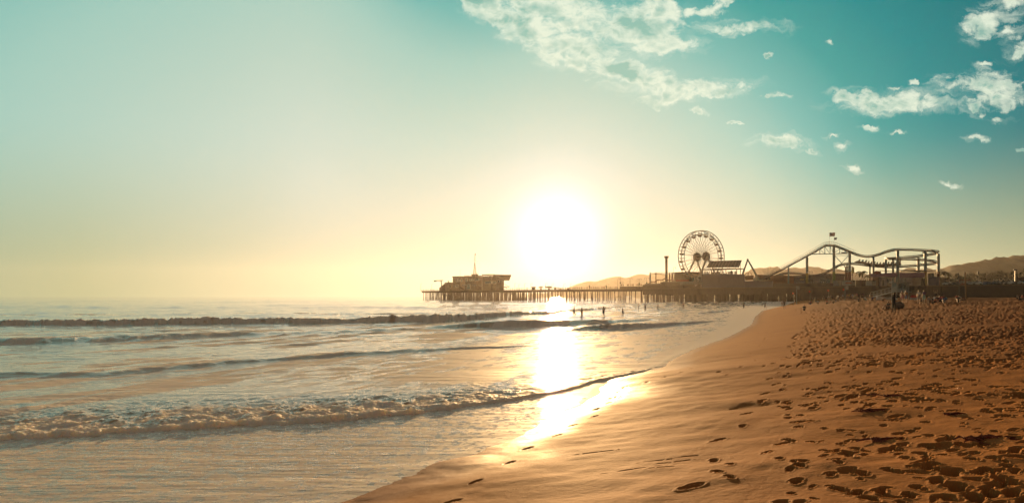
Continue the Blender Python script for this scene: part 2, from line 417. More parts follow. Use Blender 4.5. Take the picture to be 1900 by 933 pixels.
# countless prints over the dry beach
N = 0
for k_ in range(52000):
    D = 7 * math.exp(rng.uniform(0, math.log(190 / 7)))
    if rng.uniform() > min(1, (D / 60) ** .75 + .06): continue
    u = rng.uniform(.10, .75); x = u * D
    s = float(shore_s(np.array([x]), np.array([D]))[0])
    if s < 5.4: continue
    pr = .35 + (s - 5.4) / 7.0 if D < 40 else .5 + (s - 5.2) / 5
    if rng.uniform() > pr: continue
    if rng.uniform() > .20 + .80 * min(1, max(0, (D - 11) / 22)) ** 1.3: continue
    if float(vn(np.array([x / 2.6]), np.array([D / 3.4]), 61)[0]) + .52 < rng.uniform(0, .55): continue
    sz = .20 * math.exp(rng.normal(0, .32)) * (1 + 1.1 * min(1, D / 110))
    stamp(x, D, rng.normal(1.2, .45), sz, sz * rng.uniform(.38, .65), rng.uniform(.03, .07) * (1 + min(1., D / 80)), rng.uniform(.002, .007) * (1 + min(3.5, D / 25)), .03, k_)
    N += 1
print('prints', N)
wet = sstep(5.5 - 3.4 * sstep(22, 45, DY), .3, Ss + fbm(DX / 2.2, DY / 4, 3, 55) * 1.6 * sstep(50, 20, DY))
beach = grid_mesh('beach', DX, DY, Zs, {'wet': wet, 'churn': churn})
tag(beach, None, None, kind='structure')
m = bpy.data.materials.new('sand'); m.use_nodes = True; t = NT(m.node_tree)
co = t.add('ShaderNodeTexCoord').outputs['Object']
aw = t.add('ShaderNodeAttribute', attribute_name='wet').outputs['Fac']
ac = t.add('ShaderNodeAttribute', attribute_name='churn').outputs['Fac']
ng = t.add('ShaderNodeTexNoise', ins={'Vector': co, 'Scale': 90., 'Detail': 4., 'Roughness': .7})
nb = t.add('ShaderNodeTexNoise', ins={'Vector': co, 'Scale': .9, 'Detail': 6., 'Roughness': .6})
col = t.ramp(nb.outputs[0], [(.25, (.33, .135, .034)), (.75, (.42, .178, .046))])
col = t.mix(t.rng(ng.outputs[0], .40, .68, .0, .6), col, (.20, .12, .07, 1))
col = t.mix(t.m('MULTIPLY', ac, .75), col, (.17, .082, .042, 1))  # churned zone darkened in the colour, standing for shading over that side
col = t.mix(t.m('MULTIPLY', aw, .75), col, (.26, .125, .045, 1))
ro = t.rng(aw, .6, 1, .75, .45)
ro = t.m('ADD', ro, t.m('MULTIPLY', ac, .2))
bp = t.add('ShaderNodeBump', ins={'Height': ng.outputs[0], 'Strength': .6, 'Distance': .005})
nb2 = t.add('ShaderNodeTexNoise', ins={'Vector': co, 'Scale': 9., 'Detail': 5., 'Roughness': .6})
bp2 = t.add('ShaderNodeBump', ins={'Height': nb2.outputs[0], 'Strength': t.rng(aw, 0, 1, .5, .15, 'LINEAR'), 'Distance': .03, 'Normal': bp.outputs[0]})
b = t.add('ShaderNodeBsdfPrincipled', ins={'Base Color': col, 'Roughness': ro, 'Specular IOR Level': t.rng(aw, .80, 1, .005, .016), 'Normal': bp2.outputs[0]})
t.add('ShaderNodeOutputMaterial', ins={0: b.outputs[0]})
beach.data.materials.append(m)

# ================================================================== SEA
NU2, NV2 = 1150, 950
U2 = np.linspace(-.86, .62, NU2); V2 = 1 / 9.0 + (1 / 2600. - 1 / 9.0) * np.linspace(0, 1, NV2) ** .8
UU, VV = np.meshgrid(U2, V2); WY = 1 / VV; WX = UU * WY
Sw = shore_s(WX, WY)
PXc = UU * F + CX
a_, b_ = WX * .345 + WY * .939, WX * .939 - WY * .345          # along the crests / towards the shore
def curve(pts, v): 
    q = np.array(pts, float); return np.interp(v, q[:, 0], q[:, 1])
near = sstep(150, 25, WY)
deep = sstep(-2, -25, Sw)
Zw = fbm(WX / 4.2, WY / 1.1, 4, 201, .5) * (.022 + .10 * deep * sstep(20, 90, WY))
Zw += fbm(b_ / 6.5, a_ / 26, 3, 210, .5) * (.02 + .34 * sstep(40, 130, WY)) * deep
Zw += fbm(b_ / 26, a_ / 120, 2, 215, .5) * .9 * sstep(120, 400, WY)
Zw += fbm(WX / .7, WY / .28, 4, 220, .5) * .012 * sstep(60, 14, WY) * .6
foam = np.zeros_like(Zw)
# streaky spent foam inside the surf zone
st = fbm(b_ / 1.6, a_ / 7, 5, 230, .6)
foam = np.maximum(foam, (.16 + .6 * sstep(-.1, .35, st)) * sstep(-85, -25, Sw) )
st2 = fbm(b_ / .5, a_ / 1.4, 4, 236, .65)
foam = np.maximum(foam, (.35 + .6 * sstep(-.2, .25, st2)) * sstep(-22, -5, Sw) * sstep(18, 34, WY))
def wave(front, hgt, wf, wb, foamy, rough, seed):
    """front: (px, py) of the wave's foot; hgt: (px, metres)"""
    global Zw, foam
    q = [(a, EYE * F / (b2 - HY)) for a, b2 in front]
    Df = curve(q, PXc) + fbm(UU * 60, UU * 0 + seed, 3, seed) * 1.2 * sstep(20, 60, curve(q, PXc))
    Hh = curve(hgt, PXc) * (1 + .22 * fbm(UU * 45, UU * 0, 3, seed + 3))
    d = (WY - Df)                                           # metres behind the foot
    prof = sstep(0, wf, d) * np.exp(-np.clip(d - wf, 0, None) / wb)
    lump = 1 + rough * .8 * fbm(WX / .35, WY / .6, 5, seed + 5, .68)
    Zw = Zw + Hh * prof * lump
    inz = (d > -.15 * wf) & (d < wf + wb * foamy[1])
    ff = foamy[0] * np.clip(curve(foamy[2], PXc), 0, 1) * sstep(-.2 * wf, .1 * wf, d) * sstep(wf + wb * foamy[1], wf, d)
    foam = np.maximum(foam, ff * np.clip(.75 + 1.2 * fbm(WX / .6, WY / 1.5, 4, seed + 9, .6), 0, 1))
wave([(-400, 606), (500, 603), (640, 601), (720, 598), (800, 598), (880, 594), (925, 590), (1000, 584), (1100, 575), (1180, 570), (1240, 567)],
     [(-400, .5), (400, .6), (640, .5), (700, .7), (790, .85), (860, .7), (920, .65), (1000, .6), (1100, .45), (1170, .35), (1230, .0)], 1.6, 5, (1., .9, [(640, 1), (1180, 1), (1230, 0)]), .42, 300)
wave([(100, 640), (640, 618), (800, 610), (880, 609), (950, 609), (1040, 606), (1110, 601), (1180, 597), (1250, 592)],
     [(100, .3), (500, .2), (790, .12), (860, .42), (950, .62), (1040, .5), (1100, .36), (1180, .2), (1260, 0)], 1.8, 6, (.45, .2, [(700, .5), (850, .8), (950, .5), (1250, .6)]), .06, 320)
wave([(1040, 616), (1085, 613), (1150, 611), (1210, 607), (1270, 602), (1330, 596), (1350, 592)],
     [(1040, 0), (1090, .28), (1150, .42), (1210, .36), (1300, .2), (1340, 0)], 1.1, 3, (.9, .35, [(1060, .1), (1150, .5), (1250, 1), (1340, 1)]), .4, 340)
wave([(1280, 583), (1310, 582), (1345, 577), (1360, 574)], [(1280, 0), (1310, .32), (1340, .3), (1365, 0)], 1.3, 3, (1, .5, [(1280, 1), (1400, 1)]), .4, 350)
wave([(700, 566), (800, 566), (900, 565), (1000, 566), (1060, 565)], [(700, 0), (780, .5), (900, .55), (1000, .4), (1090, 0)], 4, 14, (.5, .2, [(600, .6), (1100, .6)]), .1, 360)
wave([(560, 572), (700, 572), (760, 573), (860, 573)], [(560, .3), (680, .4), (760, .35), (880, 0)], 3, 9, (.4, .2, [(600, .4), (1100, .4)]), .1, 370)
wave([(200, 700), (560, 668), (760, 655), (900, 648), (1050, 640), (1180, 634)], [(200, .1), (600, .12), (900, .08), (1180, .0)], .7, 2.5, (.35, .3, [(0, 1), (1300, 1)]), .3, 380)
# the bore running up the beach: a foamy lip over the thin sheet of water
Bq = [(-200, 830), (300, 800), (500, 788), (640, 780), (700, 773), (770, 767), (830, 760), (880, 753), (940, 744), (990, 736), (1040, 727), (1075, 718), (1110, 708.5), (1190, 691), (1219, 682)]
Df = curve([(a, EYE * F / (b2 - HY)) for a, b2 in Bq], PXc) + fbm(UU * 50, UU * 0, 3, 401) * .35
d = WY - Df
amp = curve([(-200, .07), (500, .085), (640, .10), (760, .09), (880, .075), (1000, .055), (1110, .05), (1219, .03), (1260, 0)], PXc)
wid = curve([(-200, 5), (640, 4.2), (900, 4.5), (1050, 2.5), (1219, .6)], PXc)
body = sstep(0, .12, d)
Zw += body * amp * (.45 + .55 * np.exp(-np.clip(d, 0, None) / wid)) * (PXc < 1270)
lumps = fbm(WX / .32, WY / .5, 4, 405, .62)
Zw += lumps * .12 * body * np.exp(-(np.clip(d - .8, 0, None) / (wid * .8)) ** 2) * np.clip(amp / .14, 0, 1)
bf = body * sstep(wid * 1.3, .0, d) * np.clip(.8 + 1.4 * fbm(WX / .5, WY / 1.2, 4, 410, .6), 0, 1)
foam = np.maximum(foam, bf * np.clip(amp / .08, 0, 1))
foam = np.maximum(foam, .9 * np.exp(-((d - .06) / .10) ** 2) * (PXc < 1240))
film = (d < 0) & (WY < 45)
Zw = np.where(film, Zw * .25, Zw)
foam = np.where(film, np.clip(.42, 0, 1) + 1.0 * fbm(WX / .13, WY / .13, 4, 438, .6) + foam * .2, foam)
Zw += film * fbm(WX / .5, WY / .12, 3, 439, .6) * .004
Zw += body * fbm(WX / .07, WY / .11, 3, 441, .6) * .035 * np.exp(-(np.clip(d - .8, 0, None) / (wid * .9)) ** 2) * np.clip(amp / .14, 0, 1)
# the secondary thread of foam in the sheet
D2 = curve([(a, EYE * F / (b2 - HY)) for a, b2 in [(-100, 860), (560, 850), (650, 825), (700, 812), (745, 800), (778, 783), (800, 768)]], PXc) + fbm(UU * 90, UU * 0, 3, 431) * .3
foam = np.maximum(foam, np.where((PXc < 800) & (WY < Df + .1), .8 * np.exp(-((WY - D2) / .10) ** 2) * (.6 + 1.2 * fbm(WX / .2, WY / .2, 3, 433)) + .25 * sstep(0, .2, WY - D2), 0))
# white edge where the sheet ends
foam = np.maximum(foam, 1.0 * np.exp(-(np.abs(Sw + .25) / (.10 + .011 * WY)) ** 2) * sstep(22, 34, WY))
foam = np.maximum(foam, .95 * np.exp(-(np.abs(Sw + .06) / .09) ** 2) * np.clip(.6 + 1.6 * fbm(WX / .1, WY / .15, 3, 436), 0, 1))
foam = np.maximum(foam, .75 * np.exp(-(np.abs(Sw + .55 + .3 * fbm(WX / .6, WY / .6, 3, 437)) / .05) ** 2) * sstep(30, 20, WY))
Zw = Zw + .012 + .02 * np.exp(-(np.clip(-Sw, 0, 9) / .25))
dep = Zw - sand_base(WX, WY)[0]
wd = (.12 + .012 * WY) * .14
lace = np.clip(.55 + 1.5 * fbm(WX / .16, WY / .2, 4, 451, .6), .15, 1)
foam = np.maximum(foam, sstep(wd * 1.5, wd * .35, dep) * (dep > -.06) * np.where(WY < 24, lace, 1.0))
for k_ in (1, 2):
    foam = np.maximum(foam, .7 * lace * np.exp(-((dep - .05 * k_ - .03 * fbm(WX / .9, WY / .9, 3, 452 + k_)) / .006) ** 2) * (WY < 26))
# keep the sea below the sand well inland
Zw = np.where(Sw > 1.5, -1.0, Zw)
foam = np.clip(foam, 0, 1)
sea = grid_mesh('sea', WX, WY, Zw, {'foam': foam})
tag(sea, None, None, kind='structure')
m = bpy.data.materials.new('sea_water'); m.use_nodes = True; t = NT(m.node_tree)
co = t.add('ShaderNodeTexCoord').outputs['Object']
fo = t.add('ShaderNodeAttribute', attribute_name='foam').outputs['Fac']
rot = t.add('ShaderNodeMapping', ins={0: co}); rot.inputs[2].default_value = (0, 0, math.radians(4)); rot.inputs[3].default_value = (.26, 1.0, 1)
n1 = t.add('ShaderNodeTexNoise', ins={'Vector': rot.outputs[0], 'Scale': 1.4, 'Detail': 6., 'Roughness': .62})
n2 = t.add('ShaderNodeTexNoise', ins={'Vector': rot.outputs[0], 'Scale': 12., 'Detail': 5., 'Roughness': .65})
n3 = t.add('ShaderNodeTexNoise', ins={'Vector': co, 'Scale': 30., 'Detail': 3., 'Roughness': .7})
fmask = t.rng(t.m('ADD', fo, t.m('MULTIPLY', t.m('SUBTRACT', n2.outputs[0], .5), .55)), .18, .72)
b1 = t.add('ShaderNodeBump', ins={'Height': n1.outputs[0], 'Strength': .55, 'Distance': .12})
b2 = t.add('ShaderNodeBump', ins={'Height': n2.outputs[0], 'Strength': .45, 'Distance': .02, 'Normal': b1.outputs[0]})
b3 = t.add('ShaderNodeBump', ins={'Height': n3.outputs[0], 'Strength': .5, 'Distance': .012, 'Normal': b2.outputs[0]})
wb = t.add('ShaderNodeBsdfPrincipled', ins={'Base Color': (.46, .32, .19, 1), 'Roughness': .02, 'Specular Tint': (1, .88, .70, 1), 'IOR': 1.33, 'Specular IOR Level': .45, 'Normal': b2.outputs[0]})
fb = t.add('ShaderNodeBsdfPrincipled', ins={'Base Color': (.92, .83, .70, 1), 'Roughness': .62, 'Specular IOR Level': 0.015, 'Normal': b3.outputs[0]})
fb.inputs['Subsurface Weight'].default_value = 0.85; fb.inputs['Subsurface Radius'].default_value = (.9, .75, .55); fb.inputs['Subsurface Scale'].default_value = .35
tr = t.add('ShaderNodeBsdfTranslucent', ins={'Color': (.75, .66, .55, 1), 'Normal': b3.outputs[0]})
fm = t.add('ShaderNodeMixShader', ins={0: .2, 1: fb.outputs[0], 2: tr.outputs[0]})
mx = t.add('ShaderNodeMixShader', ins={0: fmask, 1: wb.outputs[0], 2: fm.outputs[0]})
t.add('ShaderNodeOutputMaterial', ins={0: mx.outputs[0]})
sea.data.materials.append(m)

# ================================================================== LAND AND HILLS
mbl = MB()
mbl.prism([(at(1500, 400), 400), (at(2600, 360), 360), (2600, 2650), (560, 2650), (300, 1600), (200, 800), (146, 430)], 1.2, 2.55)
land = mbl.build('land', mat('dry_ground', (.12, .10, .06), .95, scale=.01)); tag(land, None, None, kind='structure')
def ridge(name, pts, D, depth, seed, m_):
    """pts: skyline as (px, py); a ridge with real depth and eroded flanks"""
    p0, p1 = pts[0][0], pts[-1][0]
    pc = np.linspace(p0, p1, 260); dd = np.linspace(-1, 1, 60)
    P, T = np.meshgrid(pc, dd)
    top = np.interp(P, [a for a, b in pts], [EYE + (HY - b) / F * D for a, b in pts])
    n = fbm(P / 22, T * 3, 5, seed, .55)
    yy = D + T * depth
    prof = np.clip(1 - np.abs(T + .12 * n) ** 1.25, 0, 1)
    zt = (top) * prof * (1 + .10 * fbm(P / 14, T * 6, 4, seed + 3)) 
    zt = zt + n * 10 * prof * (1 - prof) * 4 - 1
    o = grid_mesh(name, (P - CX) / F * D * (1 + T * .02), yy, zt)
    o.data.materials.append(m_); tag(o, None, None, kind='structure'); return o
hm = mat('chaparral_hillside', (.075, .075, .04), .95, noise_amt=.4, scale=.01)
hp = mat('haze_pale_hillside', (.42, .36, .25), .95, noise_amt=.12, scale=.01)  # far ridges: fading by haze and glow is painted into this pale colour
ridge('hills', [(1625, 549), (1660, 540), (1700, 520), (1745, 495), (1780, 489.5), (1812, 483), (1842, 479), (1855, 478), (1888, 474.5), (1930, 478), (2000, 470), (2120, 480), (2300, 500)], 1300, 250, 3, hm)
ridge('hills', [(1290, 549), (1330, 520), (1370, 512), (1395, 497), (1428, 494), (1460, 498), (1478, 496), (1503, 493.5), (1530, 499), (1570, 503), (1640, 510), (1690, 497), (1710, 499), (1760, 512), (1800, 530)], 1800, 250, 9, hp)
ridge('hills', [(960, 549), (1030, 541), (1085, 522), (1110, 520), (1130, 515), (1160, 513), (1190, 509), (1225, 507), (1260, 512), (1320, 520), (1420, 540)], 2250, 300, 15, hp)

# ================================================================== HAZE
hb = MB().box(-2650, 2650, -60, 2750, -9, 98)
haze = hb.build('haze', None if False else bpy.data.materials.new('sea_haze')); tag(haze, None, None, kind='stuff')
m = haze.data.materials[0]; m.use_nodes = True; t = NT(m.node_tree)
pv = t.add('ShaderNodeVolumePrincipled', ins={'Color': (.95, .88, .80, 1), 'Density': 3.4e-5, 'Anisotropy': .7})
t.add('ShaderNodeOutputMaterial', ins={1: pv.outputs[0]})
haze.visible_shadow = True

# ================================================================== PIER
def T(v2, z): return Vector((v2[0], v2[1], z))
DECK = 7.3
pr0 = pier(1000, 6)
pier_o = thing('pier', 'long timber pier on piles reaching from the beach far out over the sea', 'pier', (pr0[0], pr0[1], 0))
def arc(p):  # distance along the front edge
    x, y = pier(p, 0); return (x - 90) * PDX + (y - 450) * PDY
def along(sv, off=0.): return Vector((90 + sv * PDX - off * PDY, 450 + sv * PDY + off * PDX, 0))
s_end, s_hb, s_wide, s_shore = arc(781), arc(944), arc(1192), arc(1905)
def slab(mb, sa, sb, o0, o1, z0, z1, mi=0):
    q = [along(sa, o0), along(sb, o0), along(sb, o1), along(sa, o1)]
    return mb.hexa([(v.x, v.y, z0) for v in q], [(v.x, v.y, z1) for v in q], mi)
d = MB()
slab(d, s_end, s_hb, 0, 26, DECK - .35, DECK)
slab(d, s_hb, s_wide, 0, 11, DECK - .35, DECK)
slab(d, s_wide, s_shore, 0, 62, DECK - .35, DECK + .02)
d.build('deck', plank(), pier_o)
g = MB()
for o0 in (0.3, 5, 10.2):
    slab(g, s_end + 1, s_wide, o0, o0 + .45, DECK - 1.5, DECK - .36)
slab(g, arc(812), s_hb, 18, 18.5, DECK - 1.6, DECK - .36)
g.build('girder', wood_dark(), pier_o)
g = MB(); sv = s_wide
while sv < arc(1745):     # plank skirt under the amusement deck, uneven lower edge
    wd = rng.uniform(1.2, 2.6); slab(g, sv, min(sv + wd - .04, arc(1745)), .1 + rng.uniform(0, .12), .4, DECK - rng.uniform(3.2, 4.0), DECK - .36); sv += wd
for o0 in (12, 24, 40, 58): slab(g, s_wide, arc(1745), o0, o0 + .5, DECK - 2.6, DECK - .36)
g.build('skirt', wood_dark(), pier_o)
# kerb rail of the deck: posts and rails are one part
g = MB(); sv = s_end
while sv < s_wide + 30:
    a = along(sv, .15); g.tube([(a.x, a.y, DECK), (a.x, a.y, DECK + 1.05)], .06, 4); sv += 2.4
for hz in (.55, 1.05):
    g.tube([T(along(s_end, .15), DECK + hz), T(along(s_wide + 30, .15), DECK + hz)], .045, 4)
g.build('railing', wood_dark(), pier_o)
pile_n = [0]; rest = MB()
def pile(sv, off, lean=0., r=.24, lo=-1.5, top=DECK - .5):
    a, b_ = along(sv + lean, off), along(sv, off)
    if pile_n[0] < 100 and off < 3:
        MB().tube([(a.x, a.y, lo), (b_.x, b_.y, top)], [r * 1.15, r], 7).build('pile', wood_dark(), pier_o); pile_n[0] += 1
    else: rest.tube([(a.x, a.y, lo), (b_.x, b_.y, top)], [r * 1.15, r], 6)
# landward first so that the individually built piles are the near ones
sv = arc(1480)
while sv > s_wide:
    pile(sv, .8, rng.uniform(-.5, .5), .27)
    for o in (4, 8, 13, 19, 27, 36, 46, 57): pile(sv + rng.uniform(-.8, .8), o + rng.uniform(-1, 1), rng.uniform(-.6, .6), rng.uniform(.26, .42))
    sv -= rng.uniform(2.0, 3.8)
while sv > s_end + 3:
    pile(sv, .8, rng.choice([0, 0, 0, .9, -.9]), .25)
    if rng.uniform() < .8: pile(sv + rng.uniform(-.3, .3), 5.2, 0, .24)
    pile(sv + .2, 10.2, rng.choice([0, 0, 1, -1]), .24)
    if sv < s_hb:
        for o in (14, 18, 22, 25.5): pile(sv + rng.uniform(-1, 1), o, rng.uniform(-1, 1), .26)
    sv -= rng.uniform(3.4, 5.4) if sv > s_hb else rng.uniform(1.9, 3.8)
po = rest.build('pile', wood_dark(), pier_o); po['kind'] = 'stuff'; po['label'] = 'rows of piles further back under the deck'
g = MB()
for k in range(16):
    sv = arc(800) + (s_hb - arc(800)) * k / 15
    for o in (.6,):
        a, b_ = along(sv, o), along(sv + rng.choice([-3, 3, 4]), o)
        MB().tube([(a.x, a.y, 1.2), (b_.x, b_.y, DECK - 1.4)], .13, 4).build('brace', wood_dark(), pier_o)
for k in range(9):
    sv = arc(1018) + 3.5 * k
    a, b_ = along(sv, .6), along(sv + (2.5 if k % 2 else -2.5), .6); MB().tube([(a.x, a.y, .2), (b_.x, b_.y, DECK - 1.4)], .13, 4).build('brace', wood_dark(), pier_o)
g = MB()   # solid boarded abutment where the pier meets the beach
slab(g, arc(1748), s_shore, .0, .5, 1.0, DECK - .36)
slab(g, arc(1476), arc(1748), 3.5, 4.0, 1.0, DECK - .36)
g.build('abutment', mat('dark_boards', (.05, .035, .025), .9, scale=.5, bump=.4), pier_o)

# ---- helpers for things on the pier
def root_at(name, label, cat, p, off, z=DECK, group=None):
    x, y = pier(p, off); return thing(name, label, cat, (x, y, z), group)
def P3(p, py, off):
    x, y = pier(p, off); return Vector((x, y, zz(py, y)))

# ---- harbour building at the sea end
hb_ = root_at('harbour_building', 'two storey harbour building with terraced roofs at the sea end of the pier', 'building', 890, 3)
wallm = mat('harbour_plaster', (.20, .15, .10), .85, scale=.4); roofm = mat('brown_roof', (.075, .05, .03), .8, scale=.6); trimm = mat('pale_trim', (.5, .45, .36), .7)
glass = lambda: mat('dark_glass', (.03, .035, .035), .15, spec=.8)
W = MB()
W.pbox(840, 862, 514, 540, 3, 17, zlo=DECK); W.pbox(862.05, 895, 513.4, 540, 3.1, 17, zlo=DECK); W.pbox(895.05, 920, 511.8, 540, 3.2, 17.2, zlo=DECK); W.pbox(920.05, 935, 512.2, 540, 3.2, 17.2, y0b=517.0, zlo=DECK)
W.pbox(826, 840, 525.5, 540, 2.5, 15, zlo=DECK)
W.pbox(875, 887, 510, 514.5, 5, 12)
W.build('wall', wallm, hb_)
Rf = MB(); Rf.pbox(839, 862, 512.6, 514, 2.2, 18); Rf.pbox(861, 875, 511.8, 513.4, 2.4, 17.5); Rf.pbox(874, 888, 508.6, 510, 4, 13)
Rf.pbox(887, 896, 511.2, 512.8, 2.4, 17.5); Rf.pbox(825, 841, 524, 525.5, 2, 15.5)
Rf.pbox(894, 918, 508.8, 510.6, 2.2, 18)

_a = P3(916, 509.2, 2.2); _c = P3(945, 518.6, 18); _b = _c - PN * 15.8; _d = _a + PN * 15.8; _t = Vector((0, 0, -.75))
Rf.raw([_a, _b, _c, _d, _a + _t, _b + _t, _c + _t, _d + _t], [(0, 1, 2, 3), (7, 6, 5, 4), (0, 4, 5, 1), (1, 5, 6, 2), (2, 6, 7, 3), (3, 7, 4, 0)])
Rf.build('roof', roofm, hb_)
for (a, b_, c, dd) in [(846, 849, 517, 523), (850, 853, 517, 523), (855, 858, 518, 523), (864, 866.6, 516, 522), (871, 879, 517, 521), (881, 890, 517, 521), (857, 864, 528, 529.4), (877, 884, 528.6, 530), (889, 894, 528.6, 530),
                       (898, 906, 512.8, 514.2), (924, 926, 520.5, 523.5), (927, 929, 520.5, 523.5), (930, 932, 520.5, 523.5), (866, 872, 527, 536), (900, 912, 522, 526), (913, 920, 522, 526), (845, 850, 528, 533), (831, 836, 528, 534)]:
    f = MB(); f.pbox(a - .3, b_ + .3, c - .3, dd + .3, 2.85, 3.05); fo_ = f.build('window', trimm, hb_)
    q = MB(); q.pbox(a, b_, c, dd, 2.75, 2.84); q.build('pane', glass(), fo_)
st = MB()
for k in range(8): st.pbox(815 + k * 1.4, 816.6 + k * 1.4, 533.5 - k * 1.15, 536, 1.2, 2.6, zlo=DECK)
st.build('stairway', wood_dark(), hb_); st = MB()
for k in range(14): st.pbox(840 + k * 1.6, 841.8 + k * 1.6, 525 + k * .9, 526.4 + k * .9, .8, 2.4)
st.build('stairway', wood_dark(), hb_)
bl = MB(); bl.pbox(935, 945, 531.5, 533, 2, 12, y0b=533.5); bl.tube([P3(936, 527, 2.5), P3(941, 530, 2.5), P3(946, 531.5, 2.5)], .15, 4); bl.tube([P3(936, 536, 3), P3(944, 532, 3)], .12, 4)
bl.build('balcony', roofm, hb_)
rl = MB(); rl.tube([P3(861, 509.6, 3), P3(874, 509.2, 3)], .05, 4)
for k in range(8): rl.tube([P3(861 + k * 1.85, 509.6, 3), P3(861 + k * 1.85, 512.2, 3)], .04, 4)
rl.tube([P3(875, 506.6, 4.5), P3(887.5, 506.6, 4.5)], .05, 4)
for k in range(6): rl.tube([P3(875 + k * 2.5, 506.6, 4.5), P3(875 + k * 2.5, 509, 4.5)], .04, 4)
rl.build('roof_railing', steel_dark(), hb_)

ms = root_at('signal_mast', 'tall lattice signal mast with a crossing yard above the harbour building', 'mast', 881, 8, zz(509, pier(881, 8)[1]))
mm = MB()
for a in (878, 879.6, 882.4, 884):
    mm.tube([P3(a, 508.8, 8 + (a - 881) * .4), P3(881 + (a - 881) * .12, 487, 8)], [.22, .16], 4)
for k in range(7):
    f = k / 7; y0 = 508 - 21 * f; h0 = 3 * (1 - f) + .3; h1 = 3 * (1 - f - .12) + .3
    mm.tube([P3(881 - h0, y0, 8), P3(881 + h1, y0 - 3, 8)], .05, 4); mm.tube([P3(881 + h0, y0, 8), P3(881 - h1, y0 - 3, 8)], .05, 4)
mm.build('lattice_tower', steel_dark(), ms)
MB().tube([P3(881, 490, 8), P3(881.3, 470, 8)], [.24, .14], 5).build('topmast', steel_dark(), ms)
MB().tube([P3(873.6, 486, 8), P3(889, 486.4, 8)], .14, 5).build('yard', white_paint(), ms)
ry = MB()
for a, b_ in ((873.6, 486), (889, 486.4)): ry.tube([P3(a, b_, 8), P3(881.2, 479, 8)], .025, 3); ry.tube([P3(a, b_, 8), P3(881 + (a - 881) * .8, 509, 8)], .02, 3)
ry.build('rigging', steel_dark(), ms)
fl = MB(); c0 = P3(881.3, 470, 8); fl.raw([c0, c0 + PD * 1.0 + Vector((0, 0, -.3)), c0 + PD * .9 + Vector((0, 0, -1.5)), c0 + Vector((0, 0, -1.6)), c0 + PN * .03, c0 + PN * .03 + PD * 1.0 + Vector((0, 0, -.3)), c0 + PN * .03 + PD * .9 + Vector((0, 0, -1.5)), c0 + PN * .03 + Vector((0, 0, -1.6))], [(0, 1, 2, 3), (7, 6, 5, 4), (0, 4, 5, 1), (1, 5, 6, 2), (2, 6, 7, 3)])
fl.build('pennant', mat('faded_cloth', (.25, .12, .08), .9), ms)

an = root_at('antenna', 'slim forked antenna on the flat roof left of the signal mast', 'antenna', 854, 6, zz(512.6, pier(854, 6)[1]))
q = MB(); q.tube([P3(854, 512.6, 6), P3(854, 501.5, 6)], .05, 4); q.tube([P3(852.4, 500, 6), P3(854, 502, 6), P3(855.8, 500, 6)], .04, 4); q.build('aerial', steel_dark(), an)
cr = root_at('davit_crane', 'dark boat hoist with an arm reaching over the sea end of the pier', 'crane', 819, 1.2)
MB().tube([P3(819.2, 536.5, 1.2), P3(819, 520.5, 1.2)], [.42, .34], 8).build('post', steel_dark(), cr)
q = MB(); q.pbox(806, 821, 519.8, 521.2, .9, 1.5); q.tube([P3(818.6, 526, 1.2), P3(816.5, 521, 1.2)], .15, 4); q.build('arm', steel_dark(), cr)
q = MB(); q.pbox(805, 807.4, 520.2, 522.6, .7, 1.7); q.build('winch', steel_dark(), cr)
vt = root_at('roof_ventilator', 'squat mushroom ventilator on the lower roof beside the harbour building', 'vent', 832, 6, zz(524, pier(832, 6)[1]))
q = MB(); c0 = P3(832, 524, 6); q.tube([c0, c0 + Vector((0, 0, .8))], .45, 8); q.ball(c0 + Vector((0, 0, .9)), .95, 10, 4, sz=.6, z_from=0); q.build('cowl', steel_dark(), vt)

# ---- pier lamps
lampm = mat('lamp_iron', (.05, .055, .05), .5, .4); lg = mat('lamp_glass', (.5, .46, .38), .4)
def lamp_proto(h, two, banner, label, loc):
    r = thing('pier_lamp', label, 'lamp post', loc, 'lamp posts along the pier')
    m_ = MB().tube([(0, 0, 0), (0, 0, h)], [.10, .06], 6)
    m_.tube([(0, 0, 0), (0, 0, .5)], .16, 6)
    for sg in ((1, -1) if two else (1,)):
        m_.tube([(sg * .0, 0, h - .1), (sg * .25, 0, h + .35), (sg * .8, 0, h + .5), (sg * 1.2, 0, h + .25), (sg * 1.25, 0, h - .1)], .05, 5)
    m_.build('post', lampm, r, loc=(0, 0, 0)).location = (0, 0, 0)
    for sg in ((1, -1) if two else (1,)):
        o = MB().ball((sg * 1.25, 0, h - .35), .28, 8, 5).build('lantern', lg, r, loc=(0, 0, 0)); o.location = (0, 0, 0)
        q = MB(); q.tube([(sg * 1.25, 0, h - .12), (sg * 1.25, 0, h + .02)], [.30, .08], 8); o2 = q.build('cap', lampm, o, loc=(0, 0, 0)); o2.location = (0, 0, 0)
    if banner:
        o = MB().ball((0, 0, h * .56), .42, 8, 5, sz=1.2).build('flower_basket', mat('basket_foliage', (.05, .07, .03), .9), r, loc=(0, 0, 0)); o.location = (0, 0, 0)
    return r
